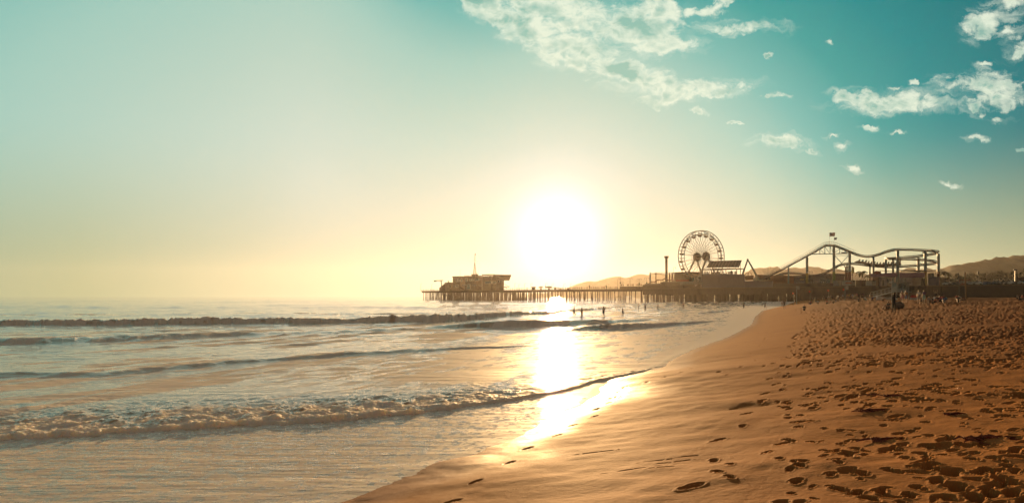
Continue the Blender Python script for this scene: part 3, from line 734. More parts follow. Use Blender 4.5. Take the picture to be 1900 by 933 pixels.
lamps = [(780.6, 526.5, 1, 0, 'curved lamp post at the very tip of the pier'), (801, 527, 1, 0, 'lamp post between the pier tip and the boat hoist'),
         (955, 526, 1, 0, 'lamp post just right of the harbour building balcony'), (962.5, 527.5, 1, 0, 'short lamp post second to the right of the harbour building'), (973, 526, 1, 0, 'lamp post left of the square topped kiosk'), (984.8, 526, 1, 0, 'lamp post touching the square topped kiosk'),
         (1012, 525.7, 1, 1, 'lamp post with basket between the two wide umbrellas'), (1024, 526, 1, 0, 'lamp post at the right edge of the widest umbrella'), (1046, 526, 1, 0, 'lamp post left of the last small umbrella'), (1058, 526, 1, 0, 'lamp post right of the last small umbrella'),
         (1093.6, 526, 1, 1, 'lamp post with a hanging basket above the open piles in mid pier'), (1125, 526, 1, 1, 'lamp post with a dark basket landward of the mid pier'), (1146, 517.5, 1, 0, 'plain tall lamp post before the raised deck'),
         (1151, 514.5, 2, 1, 'tallest double lamp post at the foot of the raised deck'), (1169, 516, 2, 0, 'double lamp post above the crowd on the raised deck'), (1186, 517, 2, 1, 'double lamp post with a black basket on the raised deck'), (1200, 515, 2, 1, 'double lamp post beside the small track post'),
         (1249.5, 495, 1, 0, 'slim lamp post left of the big wheel rim'), (1425, 494, 1, 0, 'slim lamp post above the start of the coaster lift'), (1502.5, 502.5, 2, 0, 'flat headed lamp right of the tall yellow footed column')]
for (p, py, two, ban, lab) in lamps:
    o = 1.0 if p < 1210 else 9
    x, y = pier(p, o); h = zz(py, y) - DECK - .4
    lamp_proto(max(h, 2.5), two == 2, ban, lab, (x, y, DECK))

# ---- umbrellas and kiosk on the narrow deck
um = mat('umbrella_cloth', (.42, .30, .18), .85)
for i, (p, w_, top, lab) in enumerate([(1003.5, 9, 531, 'domed umbrella nearest the square kiosk on the pier'), (1018.5, 12.5, 530.6, 'widest domed umbrella on the pier deck'), (1030, 6, 532.5, 'small umbrella beside the widest one'), (1040, 7, 534, 'low umbrella among the people on the pier'), (1054, 5, 533.5, 'last small umbrella on the landward side')]):
    x, y = pier(p, 3.5); r = thing('umbrella', lab, 'umbrella', (x, y, DECK), 'umbrellas on the pier'); R_ = w_ / 2 / F * y; h = zz(top, y) - DECK
    MB().tube([(x, y, DECK), (x, y, DECK + h - .1)], .06, 5).build('pole', lampm, r)
    q = MB(); q.ball((x, y, DECK + h - R_ * .5), R_, 12, 5, sz=.5, z_from=0.); q.tube([(x, y, DECK + h - R_ * .5 - .25), (x, y, DECK + h - R_ * .5 + .02)], R_ * .98, 12); q.build('canopy', um, r)
    q = MB(); q.box(x - .7, x + .7, y - .5, y + .5, DECK, DECK + .95); q.build('counter', plank(), r)
kx = root_at('kiosk', 'square topped kiosk on the pier between the building and umbrellas', 'kiosk', 990, 3)
q = MB(); q.pbox(986.6, 993.4, 533, 539, 2, 5, zlo=DECK); q.build('body', plank(), kx); q = MB(); q.pbox(985.6, 994.6, 532, 533, 1.5, 5.5); q.build('roof', roofm, kx)
q = MB(); q.pbox(988, 992, 534.5, 536.5, 1.9, 1.99); q.build('hatch', glass(), kx)

# ---- raised deck buildings left of the wheel
def building(name, label, cat, parts, base_p, off):
    r = root_at(name, label, cat, base_p, off)
    for (nm, mt_, boxes) in parts:
        q = MB()
        for bx_ in boxes: q.pbox(*bx_[:6], **(bx_[6] if len(bx_) > 6 else {}))
        q.build(nm, mt_, r)
    return r
ZL = {'zlo': DECK}
building('boardwalk_terrace', 'raised boardwalk terrace where the narrow pier widens', 'terrace', [
    ('platform', plank(), [(1150, 1200, 531.5, 535, 1, 10, ZL), (1192, 1262, 528, 535, .2, 12, ZL), (1225, 1300, 523.5, 530, .6, 14, ZL)]),
    ('parapet', mat('grey_boards', (.20, .17, .14), .85, scale=.5), [(1196, 1226, 526, 528.2, .1, .5), (1262, 1303, 522, 528, .1, .5), (1226, 1262, 522.5, 524, .4, .9)])], 1230, 1)
building('arcade_building', 'flat roofed arcade building low behind the foot of the wheel', 'building', [
    ('wall', mat('arcade_wall', (.28, .20, .13), .85), [(1251, 1302, 506, 524, 14.5, 24, ZL)]), ('roof', roofm, [(1249, 1304, 504.6, 506, 14, 25)]),
    ('signboard', mat('red_board', (.35, .08, .04), .8), [(1254, 1278, 518.5, 523, 14.2, 14.45)]), ('doorway', glass(), [(1284, 1288, 514, 524, 14.3, 14.47)]), ('doorway', glass(), [(1292, 1296, 514, 524, 14.3, 14.47)])], 1275, 14)
PW = mat('purple_grey_boards', (.11, .10, .125), .85, noise_amt=.12, scale=.3)
building('panel_wall', 'tall plain purple grey screen wall beneath the solar roof', 'wall', [
    ('panel', PW, [(1302, 1331, 508.2, 531, .2, .6, ZL)]), ('panel', PW, [(1331.1, 1358, 508.4, 531, .2, .6, ZL)]), ('panel', PW, [(1358.1, 1381, 508.8, 531, .2, .6, ZL)])], 1342, .3)
building('low_screen_wall', 'lower purple grey wall running right from the tall screen wall', 'wall', [
    ('panel', PW, [(1381.2, 1407, 521, 531, .3, .7, ZL)]), ('panel', PW, [(1407.1, 1433.5, 521.6, 531, .3, .7, ZL)])], 1407, .5)
r = building('pier_stairs', 'zigzag grey stairs in front of the wheel legs', 'stairs', [('landing', plank(), [(1290, 1301, 515.5, 516.3, .4, 1.8), (1290, 1301, 522, 522.8, .4, 1.8)])], 1295, .8)
q = MB(); q.tube([P3(1288, 518, .6), P3(1296, 513, .6), P3(1301, 512, .6)], .18, 4); q.tube([P3(1293, 516, .5), P3(1301, 522, .5), P3(1291, 530, .5)], .18, 4); q.tube([P3(1290, 516, .5), P3(1290, 531, .5)], .12, 4); q.tube([P3(1301, 511, .5), P3(1301, 531, .5)], .12, 4)
q.build('handrail', white_paint(), r)

# ---- Ferris wheel
wx, wy = pier(1301.6, 22); WR = 48.0 / F * wy; wz = zz(476.2, wy)
hub = Vector((wx, wy, wz)); fw = thing('ferris_wheel', 'great Ferris wheel with twenty open gondolas standing on the pier', 'ferris wheel', (wx, wy, DECK))
yaw = math.radians(23); AX = Vector((math.sin(yaw), math.cos(yaw), 0)).normalized(); AX = Vector((-AX.x, AX.y, 0)); TX = Vector((AX.y, -AX.x, 0))
wsteel = mat('wheel_steel', (.16, .18, .16), .5, .3)
def cp(a, R_, ax=0.): return hub + TX * (R_ * math.cos(a)) + Vector((0, 0, R_ * math.sin(a))) + AX * ax
def ringm(R_, ax, rad, n=80):
    m_ = MB(); m_.tube([cp(2 * math.pi * k / n, R_, ax) for k in range(n + 1)], rad, 5, cap=False); return m_
for ax in (-1.5, 1.5):
    ringm(WR, ax, .23).build('outer_rim', wsteel, fw); ringm(WR * .865, ax, .19).build('inner_rim', wsteel, fw)
lad = MB()
for k in range(40):
    a = 2 * math.pi * (k + .5) / 40
    for ax in (-1.5, 1.5): lad.tube([cp(a, WR * .865, ax), cp(a, WR, ax)], .16, 4)
    if k % 2 == 0: lad.tube([cp(a, WR, -1.5), cp(a, WR, 1.5)], .09, 4); lad.tube([cp(a, WR * .865, -1.5), cp(a, WR * .865, 1.5)], .07, 4)
lad.build('rim_bracing', wsteel, fw)
for k in range(40):
    a = 2 * math.pi * (k + .5) / 40
    q = MB()
    for sg in (-1, 1): q.tube([cp(a, WR * .865, sg * 1.5), cp(a, 1.2, sg * 4.2)], .135 if k % 2 else .09, 4)
    q.build('spoke', wsteel, fw)
ringm(WR * .47, 0, .05, 60).build('tie_ring', wsteel, fw)
q = MB()
for sg in (-1, 1): q.tube([hub + AX * (sg * 4.0), hub + AX * (sg * 4.6)], 2.55, 20)
q.tube([hub - AX * 5.2, hub + AX * 5.2], .6, 10); q.build('hub', mat('hub_disc', (.14, .125, .12), .6), fw)
for sg in (-1, 1):
    for lr in (-1, 1):
        b_ = hub + AX * (sg * 5.2); e = hub + AX * (sg * 7.2) + TX * (lr * 9.0); e.z = DECK
        MB().tube([b_, e], [.5, .62], 8).build('leg', mat('leg_steel', (.30, .27, .22), .55), fw)
gm = mat('gondola_red', (.10, .06, .05), .6); gy = mat('gondola_canopy', (.13, .12, .09), .6)
for k in range(20):
    a = 2 * math.pi * (k + .28) / 20
    c = cp(a, WR * .93) 
    gd = bpy.data.objects.new('gondola', None); C.objects.link(gd); gd.parent = fw; gd.location = c - Vector(fw.location)
    if k == 0:
        q = MB(); q.ball((0, 0, -1.55), 1.35, 12, 4, sz=.75, z_from=-1, z_to=0.); q.tube([(0, 0, -1.62), (0, 0, -1.45)], 1.4, 12); me1 = q.build('tub', gm, None, loc=(0, 0, 0))
        q = MB(); q.tube([(0, 0, -.05), (0, 0, -.5)], [.12, 1.15], 12); me2 = q.build('gondola_canopy', gy, None, loc=(0, 0, 0))
        q = MB(); q.tube([(0, 0, -2.2), (0, 0, .0)], .08, 5)
        for a2 in (0, 2.1, 4.2): q.tube([(math.cos(a2) * 1.1, math.sin(a2) * 1.1, -1.5), (math.cos(a2) * .9, math.sin(a2) * .9, -.42)], .04, 4)
        me3 = q.build('hanger', wsteel, None, loc=(0, 0, 0)); gp = [me1, me2, me3]
        for o in gp: o.parent = gd; o.location = (0, 0, 0)
    else:
        for o in gp: c2 = o.copy(); C.objects.link(c2); c2.parent = gd

# ---- drop tower and the elevated track left of the wheel
dt = root_at('drop_tower', 'slender drop tower ride left of the big wheel', 'tower', 1236.5, 5)
x, y = pier(1236.5, 5); q = MB()
for i in (-1, 1):
    for j in (-1, 1): q.tube([(x + i * .5, y + j * .5, DECK), (x + i * .5, y + j * .5, zz(477, y))], .13, 4)
for k in range(26):
    z0 = DECK + (zz(478, y) - DECK) * k / 26; z1 = DECK + (zz(478, y) - DECK) * (k + 1) / 26
    for i in (-1, 1): q.tube([(x - .5 * i, y - .5, z0), (x + .5 * i, y - .5, z1)], .07, 3); q.tube([(x - .5, y - .5 * i, z0), (x - .5, y + .5 * i, z1)], .07, 3)
q.box(x - .42, x + .42, y - .1, y + .3, DECK, zz(478, y)); q.build('tower_frame', mat('tower_steel', (.22, .17, .11), .6), dt)
q = MB(); q.box(x - 1.05, x + 1.05, y - 1.05, y + 1.05, zz(479, y), zz(475.5, y)); q.box(x - 1.2, x + 1.2, y - 1.2, y + 1.2, zz(475.5, y), zz(475, y)); q.build('head', mat('tower_head', (.13, .10, .07), .6), dt)
q = MB(); q.tube([(x, y, DECK + 1.4), (x, y, DECK + 2.2)], 1.5, 10); q.build('carriage', gm, dt)

CR = [(1206.5, 505.5, 3), (1216, 505.8, 3)]
ro = mat('rust_steel', (.20, .12, .07), .6, .2)
et = root_at('elevated_track', 'low elevated ride track passing behind the drop tower', 'ride track', 1240, 10)
q = MB()
for dz in (0, 1.0):
    q.tube([P3(1215, 504.5 + 1.2, 10) - Vector((0, 0, dz)), P3(1300, 504.5 + .6, 18) - Vector((0, 0, dz))], .14, 4)
for k in range(30):
    a, b_ = k / 30, (k + 1) / 30; A_ = P3(1215, 505.7, 10).lerp(P3(1300, 505.1, 18), a); B_ = P3(1215, 505.7, 10).lerp(P3(1300, 505.1, 18), b_)
    q.tube([A_, B_ - Vector((0, 0, 1))] if k % 2 else [A_ - Vector((0, 0, 1)), B_], .08, 3)
q.tube([P3(1206, 507.3, 4), P3(1219, 507.3, 10)], .22, 5); q.build('track', ro, et)
for (p, py, o, rr_) in [(1206.5, 505, 4, .42), (1217, 507, 10, .3), (1242.5, 506, 10, .35), (1247.4, 506, 12, .4)]:
    MB().tube([P3(p, py, o), T(pier(p, o), DECK)], rr_, 8).build('support_post', steel_blue() if p < 1210 else ro, et)
kl = root_at('kiddie_coaster', 'small humped ride track low between the posts left of the wheel', 'ride', 1225, 3)
q = MB(); pts = [P3(1201 + i * 4, v, 3) for i, v in enumerate([527, 525, 522, 523.5, 520.5, 518.6, 520, 519, 516, 518.5, 520.5, 519, 521])]
q.tube(pts, .16, 5); q.tube([p_ + PN * 1 for p_ in pts], .16, 5)
for p_ in pts[::1]: q.tube([p_ + PN * .5, Vector((p_.x, p_.y, DECK)) + PN * .5], .12, 4)
for i in range(len(pts) - 1):
    for f in (0, .5): q.tube([pts[i].lerp(pts[i + 1], f), pts[i].lerp(pts[i + 1], f) + PN], .08, 4)
q.build('track', ro, kl)
tr = thing('ride_tree', 'small round tree by the foot of the drop tower', 'tree', (*pier(1233, 9), DECK))
def leaf_crown(c, R_, n, size, sz=.8):
    q = MB()
    for i in range(n):
        v = Vector(rng.normal(0, 1, 3)); v.normalize(); rad = R_ * rng.uniform(.25, 1) ** .6
        p_ = Vector(c) + Vector((v.x * rad, v.y * rad, v.z * rad * sz)) * (1 + .25 * math.sin(v.x * 5 + v.z * 7))
        a = Vector(rng.normal(0, 1, 3)).normalized() * size; b_ = Vector(rng.normal(0, 1, 3)).normalized() * size * .6
        q.raw([p_ - a, p_ + b_, p_ + a, p_ - b_], [(0, 1, 2, 3)])
    return q
leafm = mat('foliage', (.07, .075, .03), .8, scale=2)
c0 = Vector(tr.location); leaf_crown(c0 + Vector((0, 0, 3.2)), 1.6, 260, .3).build('crown', leafm, tr); MB().tube([c0, c0 + Vector((0, 0, 3))], [.16, .1], 6).build('trunk', wood_dark(), tr)

# ---- solar roof pavilion
sp = root_at('solar_pavilion', 'open pavilion with a steep ribbed solar roof right of the wheel', 'pavilion', 1342, 8)
q = MB(); A_, B_, C_, D_ = P3(1311, 495.6, 6), P3(1371.5, 495, 6), P3(1376.5, 482.6, 9), P3(1318, 484.2, 9)
th = Vector((0, .05, -.25)); q.raw([A_, B_, C_, D_, A_ + th, B_ + th, C_ + th, D_ + th], [(0, 1, 2, 3), (7, 6, 5, 4), (0, 4, 5, 1), (1, 5, 6, 2), (2, 6, 7, 3), (3, 7, 4, 0)]); q.build('solar_panel', mat('panel_brown', (.10, .085, .075), .6), sp)
q = MB(); up = Vector((0, -.12, .06))
for k in range(10): q.tube([A_.lerp(B_, (k + .5) / 10) + up, D_.lerp(C_, (k + .5) / 10) + up], .11, 4)
q.build('rib', mat('rib_tan', (.24, .21, .17), .6), sp)
q = MB(); q.pbox(1304, 1382, 498.4, 500, 5, 14); q.build('roof', mat('pavilion_roof', (.14, .09, .06), .8), sp)
for i, p in enumerate((1308, 1320, 1332, 1340, 1347, 1367, 1374)):
    q = MB(); q.tube([P3(p, 500, 6), T(pier(p, 6), DECK)], .22, 5); q.build('post', ro, sp)
q = MB()
for p in (1314, 1326, 1338, 1350, 1362, 1371): q.tube([P3(p, 495.4, 6.1), P3(p, 498.6, 7)], .14, 4); q.tube([P3(p + 3, 490, 7.6), P3(p + 3, 498.6, 9)], .14, 4)
q.build('strut', ro, sp)
q = MB()
for k in range(40):
    p = 1305 + k * 1.6; q.tube([P3(p, rng.uniform(502, 507), 8), T(pier(p, 8), DECK)], rng.uniform(.06, .3), 4)
q.tube([P3(1304, 505, 8), P3(1368, 504, 8)], .1, 4); q.build('balustrade', wood_dark(), sp)

# ---- swing ride A-frame
af = root_at('swing_ride', 'tall A frame swing ride right of the solar pavilion', 'swing ride', 1387, 6)
for sg, o in ((0, 3.5), (1, 9)):
    for (e, nm) in ((1373.5, 'leg'), (1408, 'leg')):
        q = MB(); top = P3(1387.3, 481.5, o + (1 if sg == 0 else -1)); q.tube([top, P3(e + (1.5 if sg else 0), 520, o)], [.3, .42], 6); q.build('leg', mat('green_steel', (.09, .13, .10), .5, .2), af)
q = MB(); q.tube([P3(1387.3, 481.8, 3), P3(1387.3, 481.8, 10)], .55, 8); q.build('pivot', mat('green_steel', (0, 0, 0)), af)
q = MB()
hull = [(1381.5, 512.5), (1385, 511.6), (1390, 511.4), (1395, 511), (1398.5, 510.8), (1397.5, 519), (1383, 520)]
q.raw([P3(a, b_, 5) for a, b_ in hull] + [P3(a, b_, 8) for a, b_ in hull], [tuple(range(7)), tuple(range(13, 6, -1))] + [(i, (i + 1) % 7, 7 + (i + 1) % 7, 7 + i) for i in range(7)])
q.build('boat', mat('boat_brown', (.18, .10, .05), .7), af)
q = MB()
for (a, R_) in ((1386.2, 2.8), (1391, 4.0)):
    q.tube([P3(a + R_ * math.cos(t_) * 1.0, 511.5 - 6.5 * math.sin(t_), 6.5) for t_ in np.linspace(0, math.pi, 12)], .13, 4)
q.build('hoop', ro, af)
q = MB(); q.raw([P3(1397, 518, 2), P3(1404, 510, 2), P3(1408, 519, 2), P3(1433, 519.5, 2), P3(1414, 521.5, 2), P3(1398, 521.5, 2)] + [P3(1397, 518, 3), P3(1404, 510, 3), P3(1408, 519, 3), P3(1433, 519.5, 3), P3(1414, 521.5, 3), P3(1398, 521.5, 3)], [(0, 1, 2, 5), (2, 3, 4, 5), (6, 7, 8, 11)[::-1], (8, 9, 10, 11)[::-1], (0, 6, 7, 1), (1, 7, 8, 2), (2, 8, 9, 3), (3, 9, 10, 4), (4, 10, 11, 5), (5, 11, 6, 0)])
q.build('ramp_canopy', mat('grey_canvas', (.22, .21, .17), .8), af)

# ---- buildings behind the coaster lift
RB = mat('red_brown_wall', (.17, .085, .055), .85, scale=.4)
building('red_shed', 'long red brown shed behind the foot of the coaster lift', 'building', [
    ('wall', RB, [(1402, 1481, 512, 530, 13, 24, ZL)]), ('roof', mat('red_roof', (.13, .06, .04), .8), [(1401, 1440, 509.3, 511.9, 12.5, 25, {'y0b': 510.8}), (1440.1, 1482, 510.5, 512.2, 12.5, 25, {'y0b': 512.4})]),
    ('window', glass(), [(1421, 1424, 514, 519, 12.8, 12.97)]), ('window', glass(), [(1426, 1429, 514, 519, 12.8, 12.97)])], 1440, 13)
building('blue_grey_hall', 'wide blue grey hall with a gently rising roof behind the coaster', 'building', [
    ('wall', mat('blue_grey_wall', (.12, .115, .13), .85), [(1473, 1567, 513, 530, 11, 30, ZL)]), ('roof', mat('blue_grey_roof', (.09, .09, .105), .8), [(1472, 1503, 511.4, 512.9, 10.5, 31, {'y0b': 510.6}), (1503.1, 1568, 510.4, 512.9, 10.5, 31, {'y0b': 507.4})]),
    ('signboard', mat('ochre_board', (.32, .24, .12), .8), [(1484, 1491, 517, 519.6, 10.7, 10.97)]), ('shutter', glass(), [(1494, 1508, 519, 530, 10.7, 10.95)]), ('shutter', glass(), [(1522, 1540, 518, 530, 10.7, 10.95)])], 1520, 12)
nf = root_at('net_cage', 'thin framed net cage standing on the hall roof', 'net frame', 1531, 14, zz(508.5, pier(1531, 14)[1]))
q = MB()
for a in (1525, 1537.5): q.tube([P3(a, 510, 14), P3(a, 499.6, 14)], .07, 4)
q.tube([P3(1525, 499.8, 14), P3(1537.5, 500.2, 14)], .07, 4); q.tube([P3(1525, 500, 14), P3(1528, 504, 14), P3(1534, 504.5, 14), P3(1537.5, 501, 14)], .05, 4); q.build('frame', lampm, nf)
wb_ = mat('booth_white', (.30, .28, .25), .8); redm = mat('faded_red', (.35, .07, .05), .8)
r = building('white_booth', 'pale booth front left of the red lettered one', 'booth', [('wall', wb_, [(1546, 1561, 520.3, 531, .6, 6, ZL)]), ('cornice', mat('booth_roof', (.13, .11, .08), .8), [(1545.6, 1561.4, 519.6, 520.25, .4, 6.2)])], 1553, 1)
r = building('white_booth', 'pale booth front with a strip of faded red lettering', 'booth', [('wall', wb_, [(1562, 1587, 520.6, 531, .6, 6, ZL)]), ('cornice', mat('booth_roof', (0, 0, 0)), [(1561.7, 1587.4, 519.9, 520.55, .4, 6.2)]),
    ('lettering', redm, [(1569 + k * 1.6, 1570.1 + k * 1.6, 523.6 + (k % 2) * .4, 526.2, .5, .58) for k in range(7)])], 1575, 1)
building('white_booth', 'pale booth front under the purple awning', 'booth', [('wall', wb_, [(1607, 1625.5, 521, 531, .6, 6, ZL)]), ('cornice', mat('booth_roof', (0, 0, 0)), [(1606.7, 1626, 520.3, 520.95, .4, 6.2)])], 1616, 1)
q = building('kitchen_block', 'dark brown low block between two pale booths', 'building', [('wall', mat('dark_brown_wall', (.08, .055, .04), .9), [(1588, 1606, 520, 531, .7, 6, ZL)])], 1597, 1)
# fence along the amusement deck
r = root_at('deck_fence', 'dark boarded fence along the amusement deck above the sand', 'fence', 1490, .1)
q = MB(); p = 1434
while p < 1745:
    q.pbox(p, p + 3.9, 525.6 + rng.uniform(-.5, .5) + (0 if p < 1545 else 4.6), 534, .05, .2, zlo=DECK - .2); p += 4
q.build('board', mat('fence_boards', (.075, .055, .04), .9, scale=.7), r)

# ---- purple awnings, white building, shade sails, purple box
pu = mat('purple_canvas', (.16, .075, .13), .85)
for (a, b_, y0, y1, lab) in [(1616, 1664, 508, 506, 'purple awning left of the blue coaster column'), (1669, 1716, 505.6, 505.8, 'purple awning right of the blue coaster column')]:
    x, y = pier((a + b_) / 2, 5); r = thing('awning', lab, 'awning', (x, y, DECK))
    q = MB(); n = 8
    for k in range(n):
        p0, p1 = a + (b_ - a) * k / n, a + (b_ - a) * (k + 1) / n
        sag = lambda f: math.sin(f * math.pi * 2) * .6
        y_a = y0 + (y1 - y0) * k / n + sag(k / n); y_b = y0 + (y1 - y0) * (k + 1) / n + sag((k + 1) / n)
        q.pbox(p0, p1 + (-.02 if k < n - 1 else 0), y_a, 515 if a > 1660 else 514, 4.5, 4.65, y0b=y_b)
    q.build('valance', pu, r)
    for p in (a + 1, b_ - 1): MB().tube([P3(p, 507, 5), T(pier(p, 5), DECK)], .16, 5).build('pole', redm if p < 1620 else steel_blue(), r)
building('white_cafe', 'long pale cafe behind the purple awnings', 'building', [
    ('wall', mat('cafe_wall', (.33, .30, .27), .85), [(1622, 1662, 514.6, 530, 9, 18, ZL), (1668, 1714, 514.2, 530, 9, 18, ZL)]), ('band', mat('green_band', (.08, .15, .12), .7), [(1624, 1660, 514.2, 515.4, 8.7, 8.97)]), ('band', mat('green_band', (0, 0, 0)), [(1690, 1712, 513.6, 514.8, 8.7, 8.97)]),
    ('doorway', glass(), [(1637, 1640, 519, 530, 8.8, 8.97)]), ('doorway', glass(), [(1646, 1652, 517, 524, 8.8, 8.97)]), ('doorway', glass(), [(1676, 1681, 517, 526, 8.8, 8.97)])], 1660, 9)
building('red_gabled_stall', 'small red peaked stall roof behind the left purple awning', 'stall', [('roof', mat('stall_red', (.25, .08, .05), .8), [(1621, 1628, 505, 508, 8, 11, {'y0b': 502.5}), (1628, 1635, 502.5, 508, 8, 11, {'y0b': 504.5})]), ('wall', RB, [(1622, 1634, 508.1, 515, 8, 11, ZL)])], 1628, 9)
for i, (a, b_, c, d_, lab) in enumerate([(1630, 1664, 501.2, 502.8, 'thin dark shade sail left of the blue coaster column'), (1668, 1737, 500.6, 503.6, 'long dark shade sail right of the blue coaster column')]):
    x, y = pier((a + b_) / 2, 8); r = thing('shade_sail', lab, 'shade sail', (x, y, DECK))
    q = MB(); A_, B_, C_, D_ = P3(a, c, 7), P3(b_, c + 2.2, 7), P3(b_ - 2, c + 1.6, 14), P3(a + 4, c + .8, 14); M_ = P3((a + b_) / 2, d_ + .6, 10)
    dn = Vector((0, 0, -.12)); q.raw([A_, B_, C_, D_, M_, A_ + dn, B_ + dn, C_ + dn, D_ + dn, M_ + dn], [(0, 1, 4), (1, 2, 4), (2, 3, 4), (3, 0, 4), (6, 5, 9), (7, 6, 9), (8, 7, 9), (5, 8, 9), (0, 5, 6, 1), (1, 6, 7, 2), (2, 7, 8, 3), (3, 8, 5, 0)])
    q.build('sail', mat('sail_cloth', (.05, .05, .045), .9), r); MB().tube([D_, T((D_.x, D_.y), DECK)], .1, 5).build('pole', lampm, r)
building('purple_box', 'plain purple box building at the right end of the coaster', 'building', [('wall', PW, [(1723.5, 1743, 515.2, 530, 2, 9, dict(ZL, y0b=513.4))]), ], 1733, 3)
building('small_grey_block', 'small grey rooftop block behind the purple box', 'building', [('wall', mat('grey_block', (.26, .26, .25), .8), [(1721.5, 1733.5, 508, 516, 14, 20, ZL)]), ('roof', roofm, [(1721, 1734, 507.3, 507.95, 13.8, 20.4)])], 1727, 14)
building('brown_arch_stall', 'dark round topped stall behind the yellow column foot', 'stall', [('wall', mat('brown_stall', (.07, .05, .035), .9), [(1708, 1716.5, 517.5, 530, 4, 8, ZL), (1709.5, 1715, 516, 517.45, 4, 8)])], 1712, 5)
q = None

# ---- the big coaster
rc = root_at('roller_coaster', 'blue grey steel roller coaster with a lift hill and stacked curves', 'roller coaster', 1600, 15)
TRK = [(1410, 521, 9), (1425, 513.5, 9), (1445, 503.5, 9), (1465, 492.8, 9), (1497, 475.4, 9), (1515, 465.3, 9), (1530, 457, 9), (1538, 455.8, 9), (1547.5, 456.2, 9), (1560, 460.8, 9), (1576, 467.5, 9), (1590, 473, 9), (1603, 475.8, 9), (1617, 475.9, 9), (1630, 473, 9),
       (1644, 468, 9), (1656, 464.8, 9), (1668, 463.4, 9), (1690, 463.6, 9), (1712, 464.6, 9), (1728, 465.8, 10), (1736, 467.2, 12.5), (1739.5, 468.8, 17), (1736, 470.8, 22), (1722, 473.5, 26), (1700, 476.2, 28), (1675, 478.3, 27), (1655, 479.6, 23), (1644.5, 479.8, 17),
       (1650, 480.4, 11), (1668, 480.9, 8.5), (1690, 481.2, 8.5), (1712, 482.6, 9), (1728, 484.6, 10.5), (1737, 487, 14), (1738.5, 488.4, 18), (1732, 489.8, 23), (1715, 491.4, 27), (1690, 493.6, 28), (1660, 495.6, 28), (1635, 495, 27), (1612, 493, 26), (1590, 490.2, 25), (1574, 489.6, 24), (1560, 492, 23),
       (1548, 497.5, 22), (1538, 503.5, 21), (1526, 509, 20), (1508, 512, 20), (1495, 510.2, 20), (1482, 508, 20), (1468, 507, 20), (1455, 508.2, 20), (1442, 512, 20), (1432, 515, 20)]
def cat(pts, n=6):
    o = []
    P_ = [pts[0]] + pts + [pts[-1]]
    for i in range(1, len(P_) - 2):
        for k in range(n):
            t_ = k / n; a, b_, c_, d_ = P_[i - 1], P_[i], P_[i + 1], P_[i + 2]
            o.append(.5 * ((2 * b_) + (c_ - a) * t_ + (2 * a - 5 * b_ + 4 * c_ - d_) * t_ ** 2 + (3 * b_ - a - 3 * c_ + d_) * t_ ** 3))
    o.append(pts[-1]); return o
W3 = [P3(*q_) for q_ in TRK]; path = cat(W3, 6)
trm = mat('track_steel', (.12, .135, .13), .45, .3)
def sides(path, wd):
    L_, R_ = [], []
    for i, p_ in enumerate(path):
        d_ = path[min(i + 1, len(path) - 1)] - path[max(i - 1, 0)]; s_ = Vector((-d_.y, d_.x, 0)).normalized() * wd
        L_.append(p_ + s_); R_.append(p_ - s_)
    return L_, R_
L_, R_ = sides(path, .75)
q = MB(); up = Vector((0, 0, .55)); q.tube([v + up for v in L_], .12, 5); q.tube([v + up for v in R_], .12, 5); q.build('rail', trm, rc)
q = MB(); q.tube([v - Vector((0, 0, .15)) for v in path], .30, 6); q.build('spine', mat('spine_steel', (.10, .075, .065), .5, .2), rc)
q = MB()
for i in range(0, len(path), 1):
    q.tube([L_[i] + up, path[i] - Vector((0, 0, .1)), R_[i] + up], .08, 3)
for v in (L_, R_): q.tube([u_ + Vector((0, 0, .42)) for u_ in v], .05, 3)
q.build('crosstie', trm, rc)
# walkway rail along the lift and the first drop
q = MB(); n1_ = 6 * 11
q.tube([v + Vector((0, 0, 1.75)) for v in L_[:n1_]], .045, 4); q.tube([v + Vector((0, 0, 1.75)) for v in R_[:n1_]], .045, 4)
for i in range(0, n1_, 2): q.tube([L_[i] + up, L_[i] + Vector((0, 0, 1.75))], .03, 3); q.tube([R_[i] + up, R_[i] + Vector((0, 0, 1.75))], .03, 3)
q.build('handrail', mat('pale_steel', (.32, .34, .32), .5, .2), rc)
# truss under the summit
q = MB()
tb = lambda p: 470.9 - (p - 1508) * .012
for o in (7.8, 10.2):
    q.tube([P3(1506, tb(1506) + .6, o), P3(1576, tb(1576), o)], .2, 5)
    vs = [1521, 1530.5, 1540.2, 1547, 1558]; tops = [461.8, 457.3, 456.6, 457, 461.2]
    for p_, y_ in zip(vs, tops): q.tube([P3(p_, tb(p_), o), P3(p_, y_, o)], .16, 4)
    for (a, ya, b_, yb) in [(1521, 462, 1530.5, 470.6), (1530.5, 457.8, 1540.2, 470.5), (1540.2, 457.2, 1547, 470.4), (1547, 470.3, 1558, 462), (1511, 471, 1521, 462)]: q.tube([P3(a, ya, o), P3(b_, yb, o)], .1, 4)
q.tube([P3(1549, 473.8, 9), P3(1574, 474, 9)], .14, 4); q.tube([P3(1549, 474.5, 9), P3(1572, 499, 9)], .14, 4); q.tube([P3(1574, 474.5, 9), P3(1551, 499, 9)], .14, 4)
q.pbox(1508, 1516, 471, 472.2, 7.5, 10.5); q.pbox(1561, 1572, 467.6, 470, 7.5, 10.5)
q.build('truss', steel_blue(), rc)
lower = {'y': mat('yellow_paint', (.36, .25, .05), .6), 'g': mat('green_paint', (.13, .22, .06), .6), 'r': mat('maroon_paint', (.14, .035, .03), .6), 'b': steel_blue()}
